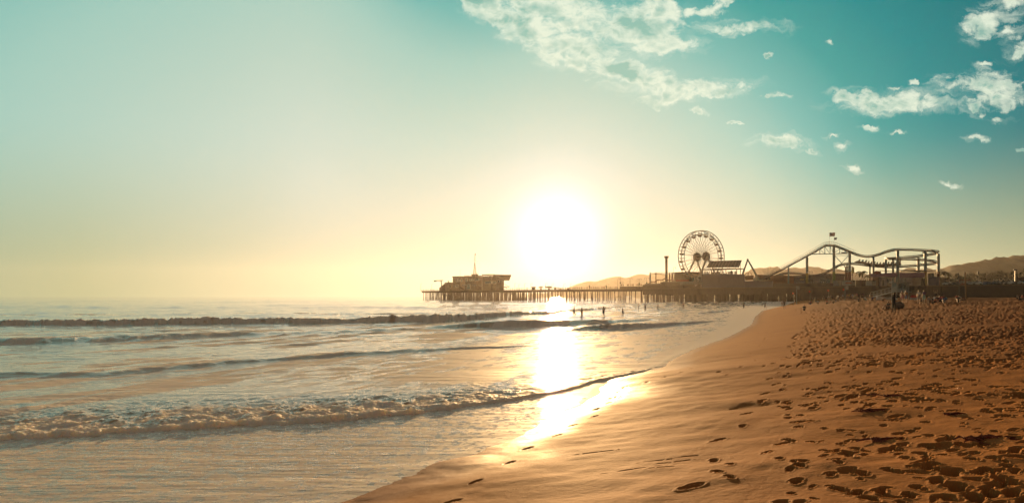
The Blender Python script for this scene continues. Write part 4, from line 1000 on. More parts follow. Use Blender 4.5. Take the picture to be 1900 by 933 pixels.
for (p, top, off, r_, colr, sw) in [(1463, 494.5, 9, .42, 'b', 525), (1497.5, 477, 9, .62, 'y', 507), (1547.3, 457, 9, .62, 'g', 504), (1576.6, 466, 9, .62, 'r', 504), (1620.6, 477, 9, .5, 'r', 510), (1665.8, 464.5, 9, .62, 'b', 520), (1717, 465.5, 9, .62, 'y', 503),
                                   (1741.3, 470.5, 14, .58, 'r', 504), (1643.6, 481, 15, .5, 'b', 510), (1656.8, 481.4, 10, .5, 'b', 505), (1704, 478, 26, .6, 'y', 512), (1614, 494.5, 26, .4, 'r', 505), (1571.8, 491, 24, .4, 'r', 505), (1452, 510, 20, .6, 'b', 520), (1492, 512, 20, .6, 'y', 519), (1532, 508, 20, .5, 'g', 512)]:
    a = P3(p, top, off); zs_ = zz(sw, a.y)
    q = MB(); q.tube([a, (a.x, a.y, zs_)], r_, 8, 0); q.tube([(a.x, a.y, zs_ - .003), (a.x, a.y, DECK)], r_ * 1.04, 8, 1); q.build('column', [steel_blue(), lower[colr]], rc)
q = MB()
for (p, y_, o) in [(1741, 471.2, 14.5), (1741, 488.4, 15), (1738, 489, 16)]: q.tube([P3(p, y_, o), P3(1736, y_ - .5, 15)], .2, 4)
q.tube([P3(1713, 467, 9), P3(1713, 470, 9)], .3, 5); q.tube([P3(1670.5, 482, 9), P3(1670.5, 485, 9)], .3, 5); q.build('bracket', steel_dark(), rc)
sg_ = root_at('station_tower', 'open framed station tower between the coaster columns', 'tower', 1575, 20)
q = MB()
for a in (1569, 1575, 1582): q.tube([P3(a, 495, 20), T(pier(a, 20), DECK)], .3 if a < 1580 else .16, 5)
for y_ in (495, 503, 510): q.tube([P3(1566, y_, 20), P3(1583, y_ - .4, 20)], .16, 4)
q.tube([P3(1552, 503.2, 20), P3(1566, 503, 20)], .1, 4); q.tube([P3(1567, 510, 20), P3(1575, 500, 20)], .12, 4); q.build('frame', mat('maroon_steel', (.10, .05, .04), .6), sg_)
q = MB(); q.pbox(1580, 1582.6, 496, 507, 19.5, 20.5); q.build('panel', lower['y'], sg_)
# the train on the lower track
carm = mat('car_dark', (.05, .04, .035), .5); train = None
x, y = pier(1625, 26); train = thing('coaster_train', 'dark coaster train of five cars with riders raising their arms', 'train', (x, y, zz(493, y)))
for i, (p, py, rot_) in enumerate([(1598, 488.8, .13), (1614.5, 491.8, .10), (1630.5, 493.6, .05), (1645.5, 493.6, -.03), (1661, 492.3, -.1)]):
    c_ = P3(p, py + .9, 26.5); u_ = PD.copy(); u_.z = -rot_; u_.normalize()
    body = MB(); Lc = 2.55 if i else 2.9
    pr = [(-Lc / 1, .0), (-Lc, .7), (-Lc * .8, 1.2), (Lc * .9, 1.2), (Lc, .6), (Lc, 0)] if i else [(-Lc * 1.25, .45), (-Lc * .9, .9), (-Lc * .6, 1.3), (Lc * .8, 1.2), (Lc * .85, .6), (Lc * .85, 0)]
    vs = [c_ + u_ * a + Vector((0, 0, b_)) - PN * .7 for a, b_ in pr] + [c_ + u_ * a + Vector((0, 0, b_)) + PN * .7 for a, b_ in pr]
    body.raw(vs, [tuple(range(6)), tuple(range(11, 5, -1))] + [(k, (k + 1) % 6, 6 + (k + 1) % 6, 6 + k) for k in range(6)])
    co_ = body.build('car', carm, train)
    for k in range(3):
        a = -Lc * .55 + k * Lc * .6
        q = MB(); b0 = c_ + u_ * (a + .35) + Vector((0, 0, 1.15)); q.hexa([b0 - PN * .6, b0 + PN * .6, b0 + PN * .6 + u_ * .2, b0 - PN * .6 + u_ * .2], [b0 - PN * .5 + u_ * .45 + Vector((0, 0, .95)), b0 + PN * .5 + u_ * .45 + Vector((0, 0, .95)), b0 + PN * .5 + u_ * .6 + Vector((0, 0, .95)), b0 - PN * .5 + u_ * .6 + Vector((0, 0, .95))])
        q.build('seat', carm, co_)

# ---- flags on the summit
def flag(name, label, p, top, ph, fw_, fh, kind):
    b_ = P3(p, 456, 9); t_ = P3(p, top, 9); r = thing(name, label, 'flag', (b_.x, b_.y, b_.z - .3)); MB().tube([b_ - Vector((0, 0, .3)), t_], .05, 5).build('flagpole', mat('pale_steel', (0, 0, 0)), r)
    nx, nz = 20, 13; vs = []; fs = []; mi = []
    for side in (0, .02):
        for j in range(nz + 1):
            for i in range(nx + 1):
                f = i / nx; vs.append(t_ + PD * (fw_ * f * .96) + PN * (.22 * math.sin(f * 8 + j * .15) * f ** .5 + side) + Vector((0, 0, -fh * j / nz - .22 * f * math.sin(f * 3))))
    for sd_ in (0, 1):
        for j in range(nz):
            for i in range(nx):
                a = sd_ * (nx + 1) * (nz + 1) + j * (nx + 1) + i; fs.append((a, a + 1, a + nx + 2, a + nx + 1) if sd_ else (a + nx + 1, a + nx + 2, a + 1, a))
                if kind == 'stripes': mi.append(2 if (i < 8 and j < 7) else (0 if j % 2 == 0 else 1))
                else: mi.append(0 if j >= nz - 2 else (3 if (7 <= i <= 14 and 4 <= j <= 8) and not (i in (9, 12) and j == 8) else 1))
    q = MB(); q.v = [tuple(v) for v in vs]; q.f = fs; q.mi = mi
    q.build('cloth', [mat('flag_red', (.38, .05, .04), .8), mat('flag_white', (.55, .52, .47), .8), mat('flag_blue', (.035, .06, .13), .8), mat('flag_brown', (.12, .08, .05), .8)], r)
flag('flag', 'large striped flag with a blue corner flying above the coaster summit', 1539, 431.6, 0, 3.0, 1.75, 'stripes')
flag('flag', 'smaller pale flag with a dark emblem below the striped one', 1547.6, 440.4, 0, 1.45, 1.05, 'bear')

# ---- signs, poles and background on the landward side
def palm(name, label, x, y, z, h, R_, nf=11, droop=.9, group=None, droopy=False, sz=1.):
    r = thing(name, label, 'palm tree', (x, y, z), group)
    MB().tube([(x, y, z), (x + .05 * h, y, z + h * .5), (x + .03 * h, y, z + h)], [.035 * h ** .5 * 1.5 + .06, .12, .10], 6).build('trunk', mat('palm_trunk', (.10, .075, .05), .9), r)
    q = MB(); c_ = Vector((x + .03 * h, y, z + h))
    for k in range(nf):
        a = 2 * math.pi * k / nf + rng.uniform(-.2, .2); el_ = rng.uniform(.1, 1.1); d_ = Vector((math.cos(a), math.sin(a), 0)); pts = []
        for s_ in range(6):
            f = s_ / 5; pts.append(c_ + d_ * (R_ * f * math.cos(el_ * (1 - f * .6))) + Vector((0, 0, R_ * (math.sin(el_) * f - droop * f * f))))
        side = Vector((-d_.y, d_.x, 0))
        for s_ in range(5):
            w0, w1 = R_ * .16 * math.sin(math.pi * (s_ + .4) / 6), R_ * .16 * math.sin(math.pi * (s_ + 1.4) / 6)
            A_, B_ = pts[s_], pts[s_ + 1]; dn_ = Vector((0, 0, -R_ * .09))
            q.raw([A_, B_, B_ + side * w1 + dn_, A_ + side * w0 + dn_, B_ - side * w1 + dn_, A_ - side * w0 + dn_], [(0, 1, 2, 3), (1, 0, 5, 4)])
    q.build('frond', mat('palm_frond', (.075, .075, .03), .8), r); return r
for (p, top, base, o, R_, lab) in [(1598, 505, 531, 10, 2.9, 'wind blown palm left of the coaster train and awning'), (1608.5, 512, 531, 8, 1.9, 'short palm just left of the purple awning'), (1753, 506, 531, 12, 3.2, 'drooping palm right of the maroon coaster column')]:
    x, y = pier(p, o); palm('palm_tree', lab, x, y, DECK, zz(top, y) - DECK, R_)
# car park level: cars behind the dark abutment
def car_proto():
    r = thing('parked_car', '', 'car', (0, 0, 0), 'cars parked above the dark abutment')
    def loft(sec, y0, y1, ins, mt_, nm, par):
        q = MB(); n = len(sec)
        q.raw([(x, y0, z) for x, z in sec] + [(x, y1, z) for x, z in sec], [tuple(range(n)), tuple(range(2 * n - 1, n - 1, -1))] + [(i, (i + 1) % n, n + (i + 1) % n, n + i) for i in range(n)])
        o = q.build(nm, mt_, par, loc=(0, 0, 0)); o.location = (0, 0, 0); return o
    bp_ = bpy.data.materials.get('car_paint') or mat('car_paint', (.2, .2, .2), .3, .3)
    loft([(-2.2, .35), (-2.25, .75), (-1.6, .95), (-1.0, 1.0), (1.2, 1.0), (2.1, .95), (2.2, .5), (2.1, .35)], -.85, .85, 0, bp_, 'body', r)
    c_ = loft([(-1.0, 1.0), (-.35, 1.42), (1.1, 1.45), (1.75, .98)], -.7, .7, 0, bp_, 'cabin', r)
    loft([(-.8, 1.06), (-.33, 1.37), (1.05, 1.39), (1.5, 1.06)], -.71, .71, 0, glass(), 'window', c_)
    for i in (-1.4, 1.35):
        for j in (-.86, .66):
            o = MB().tube([(i, j, .33), (i, j + .2, .33)], .33, 12).build('wheel', mat('tyre', (.03, .03, .03), .9), r, loc=(0, 0, 0)); o.location = (0, 0, 0)
    return r
paints = [mat('car_silver', (.30, .30, .29), .3, .5, noise_amt=.02), mat('car_white', (.55, .54, .5), .3, noise_amt=.02), mat('car_black', (.04, .04, .045), .25, noise_amt=.02), mat('car_blue', (.05, .09, .16), .3, noise_amt=.02)]
proto = car_proto(); first = True
spots = [(1760, 0, 'silver car leftmost on the raised car park'), (1771, 2, 'black car behind the leaning lamp pole'), (1803, 0, 'silver car right of the wooden pole'), (1815, 1, 'white car left of the blue container'), (1841, 3, 'blue car right of the blue container'),
         (1849, 0, 'silver car under the left end of the zigzag roof'), (1862, 2, 'black car under the middle of the zigzag roof'), (1874, 1, 'white car left of the floodlight mast'), (1890, 0, 'silver car right of the floodlight mast')]
for (p, ci, lab) in spots:
    o = proto if first else copy_tree(proto); first = False
    x, y = pier(p, 2.5); o.location = (x, y, DECK + .02); o.rotation_euler = (0, 0, math.atan2(PDY, PDX) + (0 if rng.uniform() < .5 else math.pi)); o['label'] = lab
    for ch in o.children:
        if ch.name.startswith(('body', 'cabin')): ch.material_slots[0].link = 'OBJECT'; ch.material_slots[0].material = paints[ci]
building('blue_container', 'blue storage container among the parked cars', 'container', [('body', mat('container_blue', (.04, .09, .16), .6), [(1824.5, 1834.5, 521.8, 530, 1, 3.6, ZL)]), ('door', mat('container_blue2', (.06, .12, .19), .6), [(1825.5, 1829, 522.6, 530, .9, .98, ZL)])], 1829, 2)
# zigzag roofed restaurant
r = root_at('zigzag_restaurant', 'restaurant with a zigzag folded roof edged in pale trim', 'building', 1868, 14)
q = MB(); e = MB(); xs_ = [1842, 1846, 1850, 1855, 1859, 1864.5, 1870.5, 1876.5, 1882.5]; ys_ = [521, 518, 516.6, 522.3, 522.4, 516.8, 522, 515.8, 521]
pk = [(1853.5, 517.6), (1857, 522.2), (1861.5, 516.8), (1866, 522.2), (1871, 516.2), (1876.5, 521.4), (1882, 515.2), (1885, 519)]
for i in range(len(pk) - 1):
    (a, ya), (b_, yb) = pk[i], pk[i + 1]
    q.pbox(a, b_, ya, 523.5, 14.3, 26, y0b=yb)
    A_, B_ = P3(a, ya - .3, 14), P3(b_, yb - .3, 14); e.tube([A_, B_], .16, 4)
q.build('folded_roof', mat('shingle_dark', (.07, .055, .04), .85), r); e.build('roof_trim', mat('trim_gold', (.62, .50, .33), .6), r)
q = MB(); q.pbox(1854, 1885, 523.5, 531, 15, 25, zlo=DECK); q.build('wall', mat('restaurant_wall', (.30, .24, .16), .85), r)
q = MB(); q.pbox(1867, 1885, 523.2, 524.6, 13, 14); q.build('awning', mat('awning_cream', (.5, .42, .3), .8), r)
for i, (p, lab) in enumerate([(1774, 'crooked pale roofed shelter left of the wooden pole'), (1816, 'crooked pale roofed shelter left of the blue container'), (1847, 'crooked pale roofed shelter touching the zigzag restaurant')]):
    r = root_at('parking_shelter', lab, 'shelter', p, 8, group='small shelters in the car park')
    q = MB(); q.pbox(p - 5, p + 1, 518, 519, 7, 10, y0b=519.4); q.pbox(p - 1, p + 4.6, 519.6, 520.6, 7, 10, y0b=518.2); q.build('roof', mat('shelter_pale', (.5, .44, .34), .7), r)
    q = MB(); q.pbox(p - 4, p + 4, 520.6, 530, 8, 10, zlo=DECK); q.build('wall', mat('shelter_brown', (.16, .12, .08), .85), r)
building('distant_hotel', 'pale flat topped block far behind, left of the wooden pole', 'building', [('wall', mat('hotel_wall', (.33, .30, .24), .85), [(1757.5, 1785, 509.5, 532, 90, 110, {'zlo': 2}), (1769, 1781, 506.6, 509.4, 92, 108)]), ('window', glass(), [(1760 + k * 4, 1762 + k * 4, 512, 515, 89.7, 89.95) for k in range(6)])], 1772, 90).location.z = 2
building('red_brick_block', 'low red brick block with pale windows behind the leaning lamp', 'building', [('wall', mat('red_brick', (.20, .07, .05), .85), [(1779, 1801, 518.6, 531, 30, 44, ZL)]), ('window', mat('pale_blind', (.4, .38, .33), .7), [(1782 + k * 3.8, 1784 + k * 3.8, 520.5, 525, 29.7, 29.95) for k in range(5)]), ('roof', roofm, [(1778.5, 1801.5, 518, 518.55, 29.5, 44.5)])], 1790, 30)
building('green_tower', 'small square green tower block by the floodlight mast', 'tower', [('wall', mat('tower_green', (.06, .13, .10), .8), [(1877.6, 1883.3, 501.8, 532, 60, 68, {'zlo': 2})])], 1880, 60).location.z = 2
building('mauve_tower', 'small square mauve tower block right of the floodlight mast', 'tower', [('wall', mat('tower_mauve', (.20, .12, .17), .8), [(1886, 1891, 502, 532, 60, 67, {'zlo': 2})])], 1888, 60).location.z = 2
building('cream_house', 'sunlit cream house at the far right edge', 'building', [('wall', mat('house_cream', (.62, .52, .38), .8), [(1895.5, 1910, 509.8, 532, 40, 50, {'zlo': 2})]), ('window', glass(), [(1898, 1899.2, 511.5, 514, 39.7, 39.95)])], 1900, 40).location.z = 2
building('dark_hall', 'dark long hall right of the floodlight mast', 'building', [('wall', mat('hall_dark', (.06, .05, .045), .9), [(1887, 1915, 516, 531, 20, 34, ZL)]), ('roof', roofm, [(1886.5, 1915.5, 514.8, 515.95, 19.5, 34.5)])], 1900, 20)
building('low_shops', 'dull low shop roofs right of the drooping palm', 'building', [('wall', mat('shop_brown', (.15, .12, .09), .85), [(1745, 1762, 519, 531, 8, 20, ZL)]), ('roof', mat('shop_roof', (.08, .065, .05), .9), [(1744.5, 1763, 517.4, 518.95, 7.5, 20.5)])], 1753, 8)
# poles
pm = mat('pole_wood', (.26, .15, .07), .8, scale=3); 
x, y = pier(1778.3, -1.0); r = thing('leaning_lamp_pole', 'thin dark lamp pole with angled arms standing before the abutment', 'pole', (x, y, gz(x, y)))
q = MB(); q.tube([P3(1780.5, 552, -1.0), P3(1778.3, 506, -1)], [.2, .12], 6); q.tube([P3(1778.3, 510.5, -1), P3(1774.4, 507, -1)], .08, 4); q.ball(P3(1778.3, 507.4, -1), .28, 8, 5); q.build('mast', steel_dark(), r)
x, y = pier(1884.7, 1.2); r = thing('floodlight_mast', 'thick mast with paired floodlights at the far right', 'pole', (x, y, DECK))
MB().tube([T((x, y), DECK), P3(1884.5, 500.5, 1.2)], [.38, .28], 8).build('mast', steel_dark(), r)
for s_ in (-1, 1): q = MB(); c_ = P3(1884.5 + s_ * 1.5, 500.4, 1.2); q.ball(c_, .42, 8, 5, sz=.8); q.build('floodlight', steel_dark(), r)
x, y = pier(1815.3, 14); r = thing('slim_mast', 'slim mast with a dark cluster on top behind the parked cars', 'pole', (x, y, DECK)); q = MB(); q.tube([T((x, y), DECK), P3(1815.3, 506, 14)], .1, 5); q.build('mast', steel_dark(), r); q = MB(); q.ball(P3(1815.3, 506, 14), .5, 8, 4, sz=1.4); q.build('lamp_cluster', steel_dark(), r)
for (p, y_, o, lab) in [(1736.6, 506.6, 10, 'small floodlight on a post above the grey rooftop block')]:
    x, y = pier(p, o); r = thing('small_floodlight', lab, 'floodlight', (x, y, DECK)); MB().tube([T((x, y), DECK), P3(p, y_, o)], .08, 5).build('mast', steel_dark(), r); MB().ball(P3(p, y_, o), .42, 8, 4).build('lamp_head', steel_dark(), r)

# distant palms and trees behind the car park
tl = MB()
for i in range(2600):
    p = rng.uniform(1745, 2010); D = rng.uniform(520, 760); hmax = np.interp(p, [1745, 1770, 1800, 1820, 1850, 1880, 2010], [519, 518, 514, 512, 509, 508, 508])
    top = hmax + 3 * math.sin(p * .25) + 2 * math.sin(p * .61)
    py = top + (530 - top) * rng.uniform(0, 1) ** 1.3
    c_ = Vector((at(p, D), D, zz(py, D))); s_ = rng.uniform(.5, 1.5)
    for _ in range(3):
        a = Vector(rng.normal(0, 1, 3)).normalized() * s_; b_ = Vector(rng.normal(0, 1, 3)).normalized() * s_ * .7; o_ = Vector(rng.normal(0, .8, 3)); tl.raw([c_ + o_ - a, c_ + o_ + b_, c_ + o_ + a, c_ + o_ - b_], [(0, 1, 2, 3)])
tw = tl.build('far_woods', mat('far_foliage', (.06, .06, .03), .9), None, loc=(150, 600, 2.5)); tw.location = (150, 600, 2.5); tag(tw, 'hazy mass of far trees behind the car park and restaurant', 'trees', kind='stuff')
pp = [(1794, 511.5), (1799, 511.7), (1803, 511.5), (1809, 510), (1817, 507.5), (1821, 510.5), (1824.5, 510), (1830, 509.5), (1838.5, 506.5), (1842.5, 506.8), (1848, 508), (1852, 506.5), (1857, 505.8), (1862, 505.8), (1866, 506.2), (1872, 508), (1876, 509.5), (1894, 507)]
for i, (p, t_) in enumerate(pp):
    D = 560 + (i * 37 % 90); palm('tall_palm', '%s tall far palm counting right from the wooden pole' % ordn(i), at(p, D), D, 2.5, zz(t_, D) - 2.5, 2.2, 9, 1.0, 'row of tall palms behind the car park')

# ================================================================== PEOPLE
PM = {0: 'skin', 1: 'shirt', 2: 'shorts', 3: 'hair'}
skin_m = mat('skin_tan', (.34, .18, .11), .6, noise_amt=.08); skin_d = mat('skin_brown', (.16, .08, .05), .6, noise_amt=.08); hair_m = mat('hair_dark', (.03, .02, .015), .7)
def cloth(name, c): return mat('cloth_' + name, c, .9, noise_amt=.12, scale=6)
CLO = {'white': cloth('white', (.62, .60, .56)), 'dark': cloth('dark', (.04, .035, .035)), 'navy': cloth('navy', (.05, .05, .12)), 'purple': cloth('purple', (.09, .05, .14)), 'red': cloth('red', (.42, .06, .04)), 'teal': cloth('teal', (.16, .30, .30)),
       'pink': cloth('pink', (.45, .16, .18)), 'grey': cloth('grey', (.20, .19, .18)), 'blue': cloth('blue', (.10, .15, .26)), 'khaki': cloth('khaki', (.26, .20, .12)), 'black': cloth('black', (.02, .02, .02)), 'yellow': cloth('yellow', (.45, .34, .08)), 'skin': skin_m, 'skind': skin_d}
def person_mesh(pose):
    """one continuous skinned body; figure faces -Y, feet at z = 0"""
    v, e, r, em = [], [], [], []
    def J(p, rad, par=None, m_=0):
        v.append(p); r.append(rad if hasattr(rad, '__len__') else (rad, rad)); i = len(v) - 1
        if par is not None: e.append((par, i)); em.append(m_)
        return i
    lean = {'walk': -.05, 'bend': -.30}.get(pose, 0)
    sit = pose == 'sit'; hz = .16 if sit else .95
    ly = lambda dz_: lean * dz_
    pel = J((0, 0, hz), (.15, .12)); wa = J((0, ly(.2), hz + .17), (.135, .10), pel, 2); ch = J((0, ly(.4), hz + .38), (.165, .115), wa, 1)
    ne = J((0, ly(.55), hz + .53), .06, ch, 1); hb = J((0, ly(.6) - .01, hz + .60), (.075, .085), ne, 0); hd = J((0, ly(.65) - .015, hz + .70), (.08, .098), hb, 0); tp = J((0, ly(.68) + .01, hz + .765), (.055, .065), hd, 3)
    J((0, ly(.62) - .115, hz + .645), .018, hb, 0)
    for s_ in (-1, 1):
        sh = J((s_ * .17, ly(.45), hz + .47), .062, ch, 1)
        if pose == 'photo': el = J((s_ * .22, -.18, hz + .30), .045, sh, 1); wr = J((s_ * .07, -.30, hz + .52), .032, el, 0)
        elif pose == 'armsup': el = J((s_ * .34, 0, hz + .62), .045, sh, 1); wr = J((s_ * .30, -.02, hz + .90), .032, el, 0)
        elif sit: el = J((s_ * .27, -.08, hz + .22), .045, sh, 1); wr = J((s_ * .20, -.34, hz + .26), .032, el, 0)
        elif pose == 'walk': el = J((s_ * .22, s_ * .10 + .02, hz + .20), .045, sh, 1); wr = J((s_ * .22, s_ * .22 - .08, hz - .02), .032, el, 0)
        else: el = J((s_ * .235, .04, hz + .19), .045, sh, 1); wr = J((s_ * .24, -.04, hz - .06), .032, el, 0)
        w_ = Vector(v[wr]); dr = (w_ - Vector(v[el])).normalized(); J(tuple(w_ + dr * .10), (.035, .02), wr, 0)
        hp = J((s_ * .095, 0, hz - .06), .10, pel, 2)
        if sit: kn = J((s_ * .15, -.46, .46), .068, hp, 2); an = J((s_ * .14, -.70, .08), .045, kn, 0); J((s_ * .15, -.84, .045), .04, an, 0)
        elif pose == 'walk': kn = J((s_ * .10, -s_ * .17 - .04, .50), .068, hp, 2); an = J((s_ * .10, -s_ * .30 + .06, .09), .043, kn, 0); J((s_ * .11, -s_ * .30 - .08, .045), .04, an, 0)
        else: kn = J((s_ * .11, -.02, .50), .068, hp, 2); an = J((s_ * .115, .01, .09), .043, kn, 0); J((s_ * .125, -.13, .045), .04, an, 0)
    me = bpy.data.meshes.new('body'); me.from_pydata(v, e, [])
    ob = bpy.data.objects.new('body', me); C.objects.link(ob)
    ob.modifiers.new('s', 'SKIN'); sk = me.skin_vertices
    if not sk: 
        bm = bmesh.new(); bm.from_mesh(me); bm.verts.layers.skin.verify(); bm.to_mesh(me); bm.free(); sk = me.skin_vertices
    for i, rr_ in enumerate(r): sk[0].data[i].radius = rr_; sk[0].data[i].use_root = (i == 0)
    ss = ob.modifiers.new('u', 'SUBSURF'); ss.levels = 1; ss.render_levels = 1
    dg = bpy.context.evaluated_depsgraph_get(); dg.update()
    out_ = bpy.data.meshes.new_from_object(ob.evaluated_get(dg)); bpy.data.objects.remove(ob)
    out_.materials.clear()
    for k_ in range(4): out_.materials.append([skin_m, CLO['white'], CLO['dark'], hair_m][k_])
    P_ = [Vector(p) for p in v]
    for f in out_.polygons:
        c = f.center; best = 1e9; m_ = 0
        for (a, b_), mm_ in zip(e, em):
            A, B = P_[a], P_[b_]; t_ = max(0, min(1, (c - A).dot(B - A) / max((B - A).length_squared, 1e-9))); q_ = A.lerp(B, t_); dd_ = (c - q_).length
            if dd_ < best:
                best = dd_; m_ = mm_
                if mm_ == 1 and b_ > 7 and t_ > .55 and (a != ch): m_ = 0         # sleeve ends above the elbow
                if mm_ == 2 and (B - A).length > .3 and t_ > .8: m_ = 0             # shorts end at the knee
                if a in (hb, ne) and (c.y > -.02 + ly(.65) and c.z > hz + .62): m_ = 3
        f.material_index = m_; f.use_smooth = True
    return out_
BODY = {}
def person(label, x, y, z, h=1.7, rot=0., pose='stand', shirt='white', shorts='dark', skin=None, group=None):
    if pose not in BODY: BODY[pose] = person_mesh(pose)
    o = bpy.data.objects.new('person', BODY[pose]); C.objects.link(o)
    o.location = (x, y, z); o.rotation_euler = (0, 0, rot); s_ = h / 1.75; o.scale = (s_, s_, s_)
    for i, mm_ in enumerate([skin or skin_m, CLO[shirt], CLO[shorts], hair_m]):
        o.material_slots[i].link = 'OBJECT'; o.material_slots[i].material = mm_
    tag(o, label, 'person', group); return o
def beach_person(label, p, hpx, pose, shirt, shorts, rot=0., h=1.7, skin=None, sit_h=.93, group=None, dz=0.):
    vis = sit_h if pose == 'sit' else h
    D = vis * F / hpx; x = px(p) * D
    return person(label, x, D, gz(x, D) - .02 + dz, h, rot, pose, shirt, shorts, skin, group)
PI = math.pi
# bathers in the surf
for (p, ft, hp, vis, pose, sh_, so_, lab) in [(1065, 587, 17, 1.45, 'walk', 'skin', 'dark', 'bather striding through knee deep water before the sun glare'), (1079.5, 579, 9.5, .75, 'stand', 'skin', 'dark', 'bather waist deep behind the striding one'),
        (1120, 579, 11.5, .95, 'stand', 'skin', 'dark', 'bather standing alone, thigh deep under the mid pier lamp'), (1155.5, 574.5, 4, .35, 'stand', 'skin', 'dark', 'swimmer with only head and shoulders above water'),
        (1185, 566, 3.8, .45, 'stand', 'skin', 'dark', 'far swimmer left of a pair near the pier piles'), (1197, 568.5, 5.5, .65, 'stand', 'skin', 'dark', 'far bather chest deep near the pier piles'),
        (1220.7, 569, 5.5, .7, 'stand', 'skin', 'dark', 'far bather right of the chest deep one near the pier'), (1268, 567, 6.0, .85, 'stand', 'skin', 'dark', 'lone bather in front of the wheel piles')]:
    D = vis * F / hp; x = px(p) * D; zt = zz(ft - hp, D); person(lab, x, D, max(zt, vis * .9) - 1.72, 1.72, rng.uniform(0, 6), pose, sh_, so_, skin_d)
for (p, hp, pose, sh_, so_, rt, lab) in [(1380, 12.5, 'walk', 'dark', 'dark', 2.6, 'dark clad person stooping at the water edge left of the walkers'), (1414, 7.5, 'stand', 'dark', 'dark', 0, 'small dark figure of the pair at the water edge'), (1419.5, 14, 'walk', 'grey', 'dark', .5, 'taller figure of the pair at the water edge'),
        (1455.5, 17, 'walk', 'dark', 'dark', 3.0, 'person in dark clothes walking away along the wet sand'), (1450.8, 12, 'stand', 'white', 'khaki', 0, 'person in a white shirt just left of the dark walker')]:
    beach_person(lab, p, hp, pose, sh_, so_, rt, 1.2 if p == 1414 else 1.7)
BP = [(1492, 12, 'sit', 'dark', 'dark', 'seated beach goer near the first orange flag'), (1508, 13, 'stand', 'grey', 'dark', 'person standing left of the second orange flag post'), (1513, 14, 'stand', 'dark', 'dark', 'dark figure standing below the left white notice'),
      (1517, 8, 'sit', 'white', 'khaki', 'person in white sitting beside the dark standing figure'), (1504, 8, 'sit', 'pink', 'blue', 'person in pink sitting on the sand left of the dark figure'), (1528, 13, 'walk', 'black', 'dark', 'dark walker in mid beach with swinging arms'),
      (1537.5, 15, 'stand', 'grey', 'khaki', 'person standing directly under the third orange flag'), (1541.5, 16, 'walk', 'black', 'black', 'tall dark person striding right of the third orange flag'), (1534, 9, 'sit', 'red', 'dark', 'person in red sitting left of the third orange flag'),
      (1547, 9, 'sit', 'khaki', 'grey', 'person in khaki sitting between the flag and the white cap'), (1550.5, 8, 'sit', 'dark', 'blue', 'person in dark top sitting behind the white cap'), (1554.5, 16, 'stand', 'white', 'dark', 'person in white shirt and cap standing on the beach'),
      (1560, 13, 'stand', 'dark', 'khaki', 'person in dark top right of the white cap'), (1563.5, 12, 'stand', 'blue', 'dark', 'person in blue top left of the fourth flag post'), (1572, 13, 'stand', 'skin', 'dark', 'shirtless person right of the fourth flag post'),
      (1576, 13, 'stand', 'yellow', 'dark', 'person in yellow left of the dark huddle'), (1578.5, 14, 'bend', 'black', 'black', 'person in black bending in the huddle'), (1582, 13, 'stand', 'blue', 'grey', 'person in blue behind the huddle'),
      (1586.5, 16, 'stand', 'khaki', 'black', 'person in khaki with black trousers in the huddle'), (1589.5, 15, 'stand', 'pink', 'dark', 'person in pink at the right of the huddle'), (1592.5, 9, 'sit', 'grey', 'dark', 'person in grey sitting right of the huddle'),
      (1597, 9, 'bend', 'black', 'khaki', 'person in black crouching below the dark brown block'), (1601.5, 12, 'bend', 'purple', 'dark', 'person in purple leaning forward on the sand'), (1605, 8, 'sit', 'white', 'teal', 'person in white and teal sitting on a bright towel'),
      (1611, 11, 'stand', 'dark', 'dark', 'dark person left of the tall standing one by the ramp'), (1615, 17, 'stand', 'grey', 'khaki', 'tall person in grey standing left of the ramp'), (1619, 9, 'sit', 'navy', 'dark', 'person in navy sitting at the foot of the ramp'),
      (1625, 10, 'stand', 'blue', 'red', 'child in blue and red below the ramp'), (1631, 9, 'sit', 'khaki', 'dark', 'person in khaki sitting below the ramp'), (1637, 10, 'sit', 'white', 'dark', 'person in white sitting below the ramp middle'),
      (1674, 23, 'stand', 'skin', 'pink', 'shirtless person in pink shorts before the lifeguard station'), (1681, 23, 'stand', 'skin', 'blue', 'shirtless person in blue shorts before the lifeguard station'),
      (1705, 25, 'stand', 'white', 'grey', 'person in a white shirt and grey shorts standing on the sand'), (1714.5, 26, 'stand', 'purple', 'teal', 'person in a purple shirt and teal shorts by the white shirted one'),
      (1724, 14, 'sit', 'grey', 'khaki', 'person in grey sitting right of the purple shirt'), (1730, 15, 'sit', 'black', 'dark', 'person in black sitting in the group before the wall'), (1733.5, 13, 'sit', 'white', 'blue', 'person in bright white sitting in the group'),
      (1739, 14, 'sit', 'dark', 'red', 'person in dark top and red bottoms in the group'), (1743.5, 14, 'sit', 'pink', 'dark', 'person in pink sitting in the group before the wall'), (1748, 13, 'sit', 'red', 'dark', 'person in red sitting low in the group'),
      (1752.5, 15, 'sit', 'blue', 'white', 'person in pale blue sitting at the right end of the group'), (1736, 17, 'armsup', 'khaki', 'dark', 'person with raised arms behind the seated group'),
      (1779, 14, 'sit', 'black', 'dark', 'person in black sitting left of the wooden pole'), (1781.5, 12, 'sit', 'white', 'grey', 'person in white sitting next to the one in black'), (1774.5, 9, 'sit', 'red', 'dark', 'person in red reclining left of the wooden pole'),
      (1891, 13, 'sit', 'dark', 'dark', 'dark person sitting against the wall at the far right'), (1896.5, 12, 'sit', 'red', 'grey', 'person in red sitting at the right edge of the beach'), (1887, 9, 'sit', 'grey', 'dark', 'small grey figure sitting by the wall at far right')]
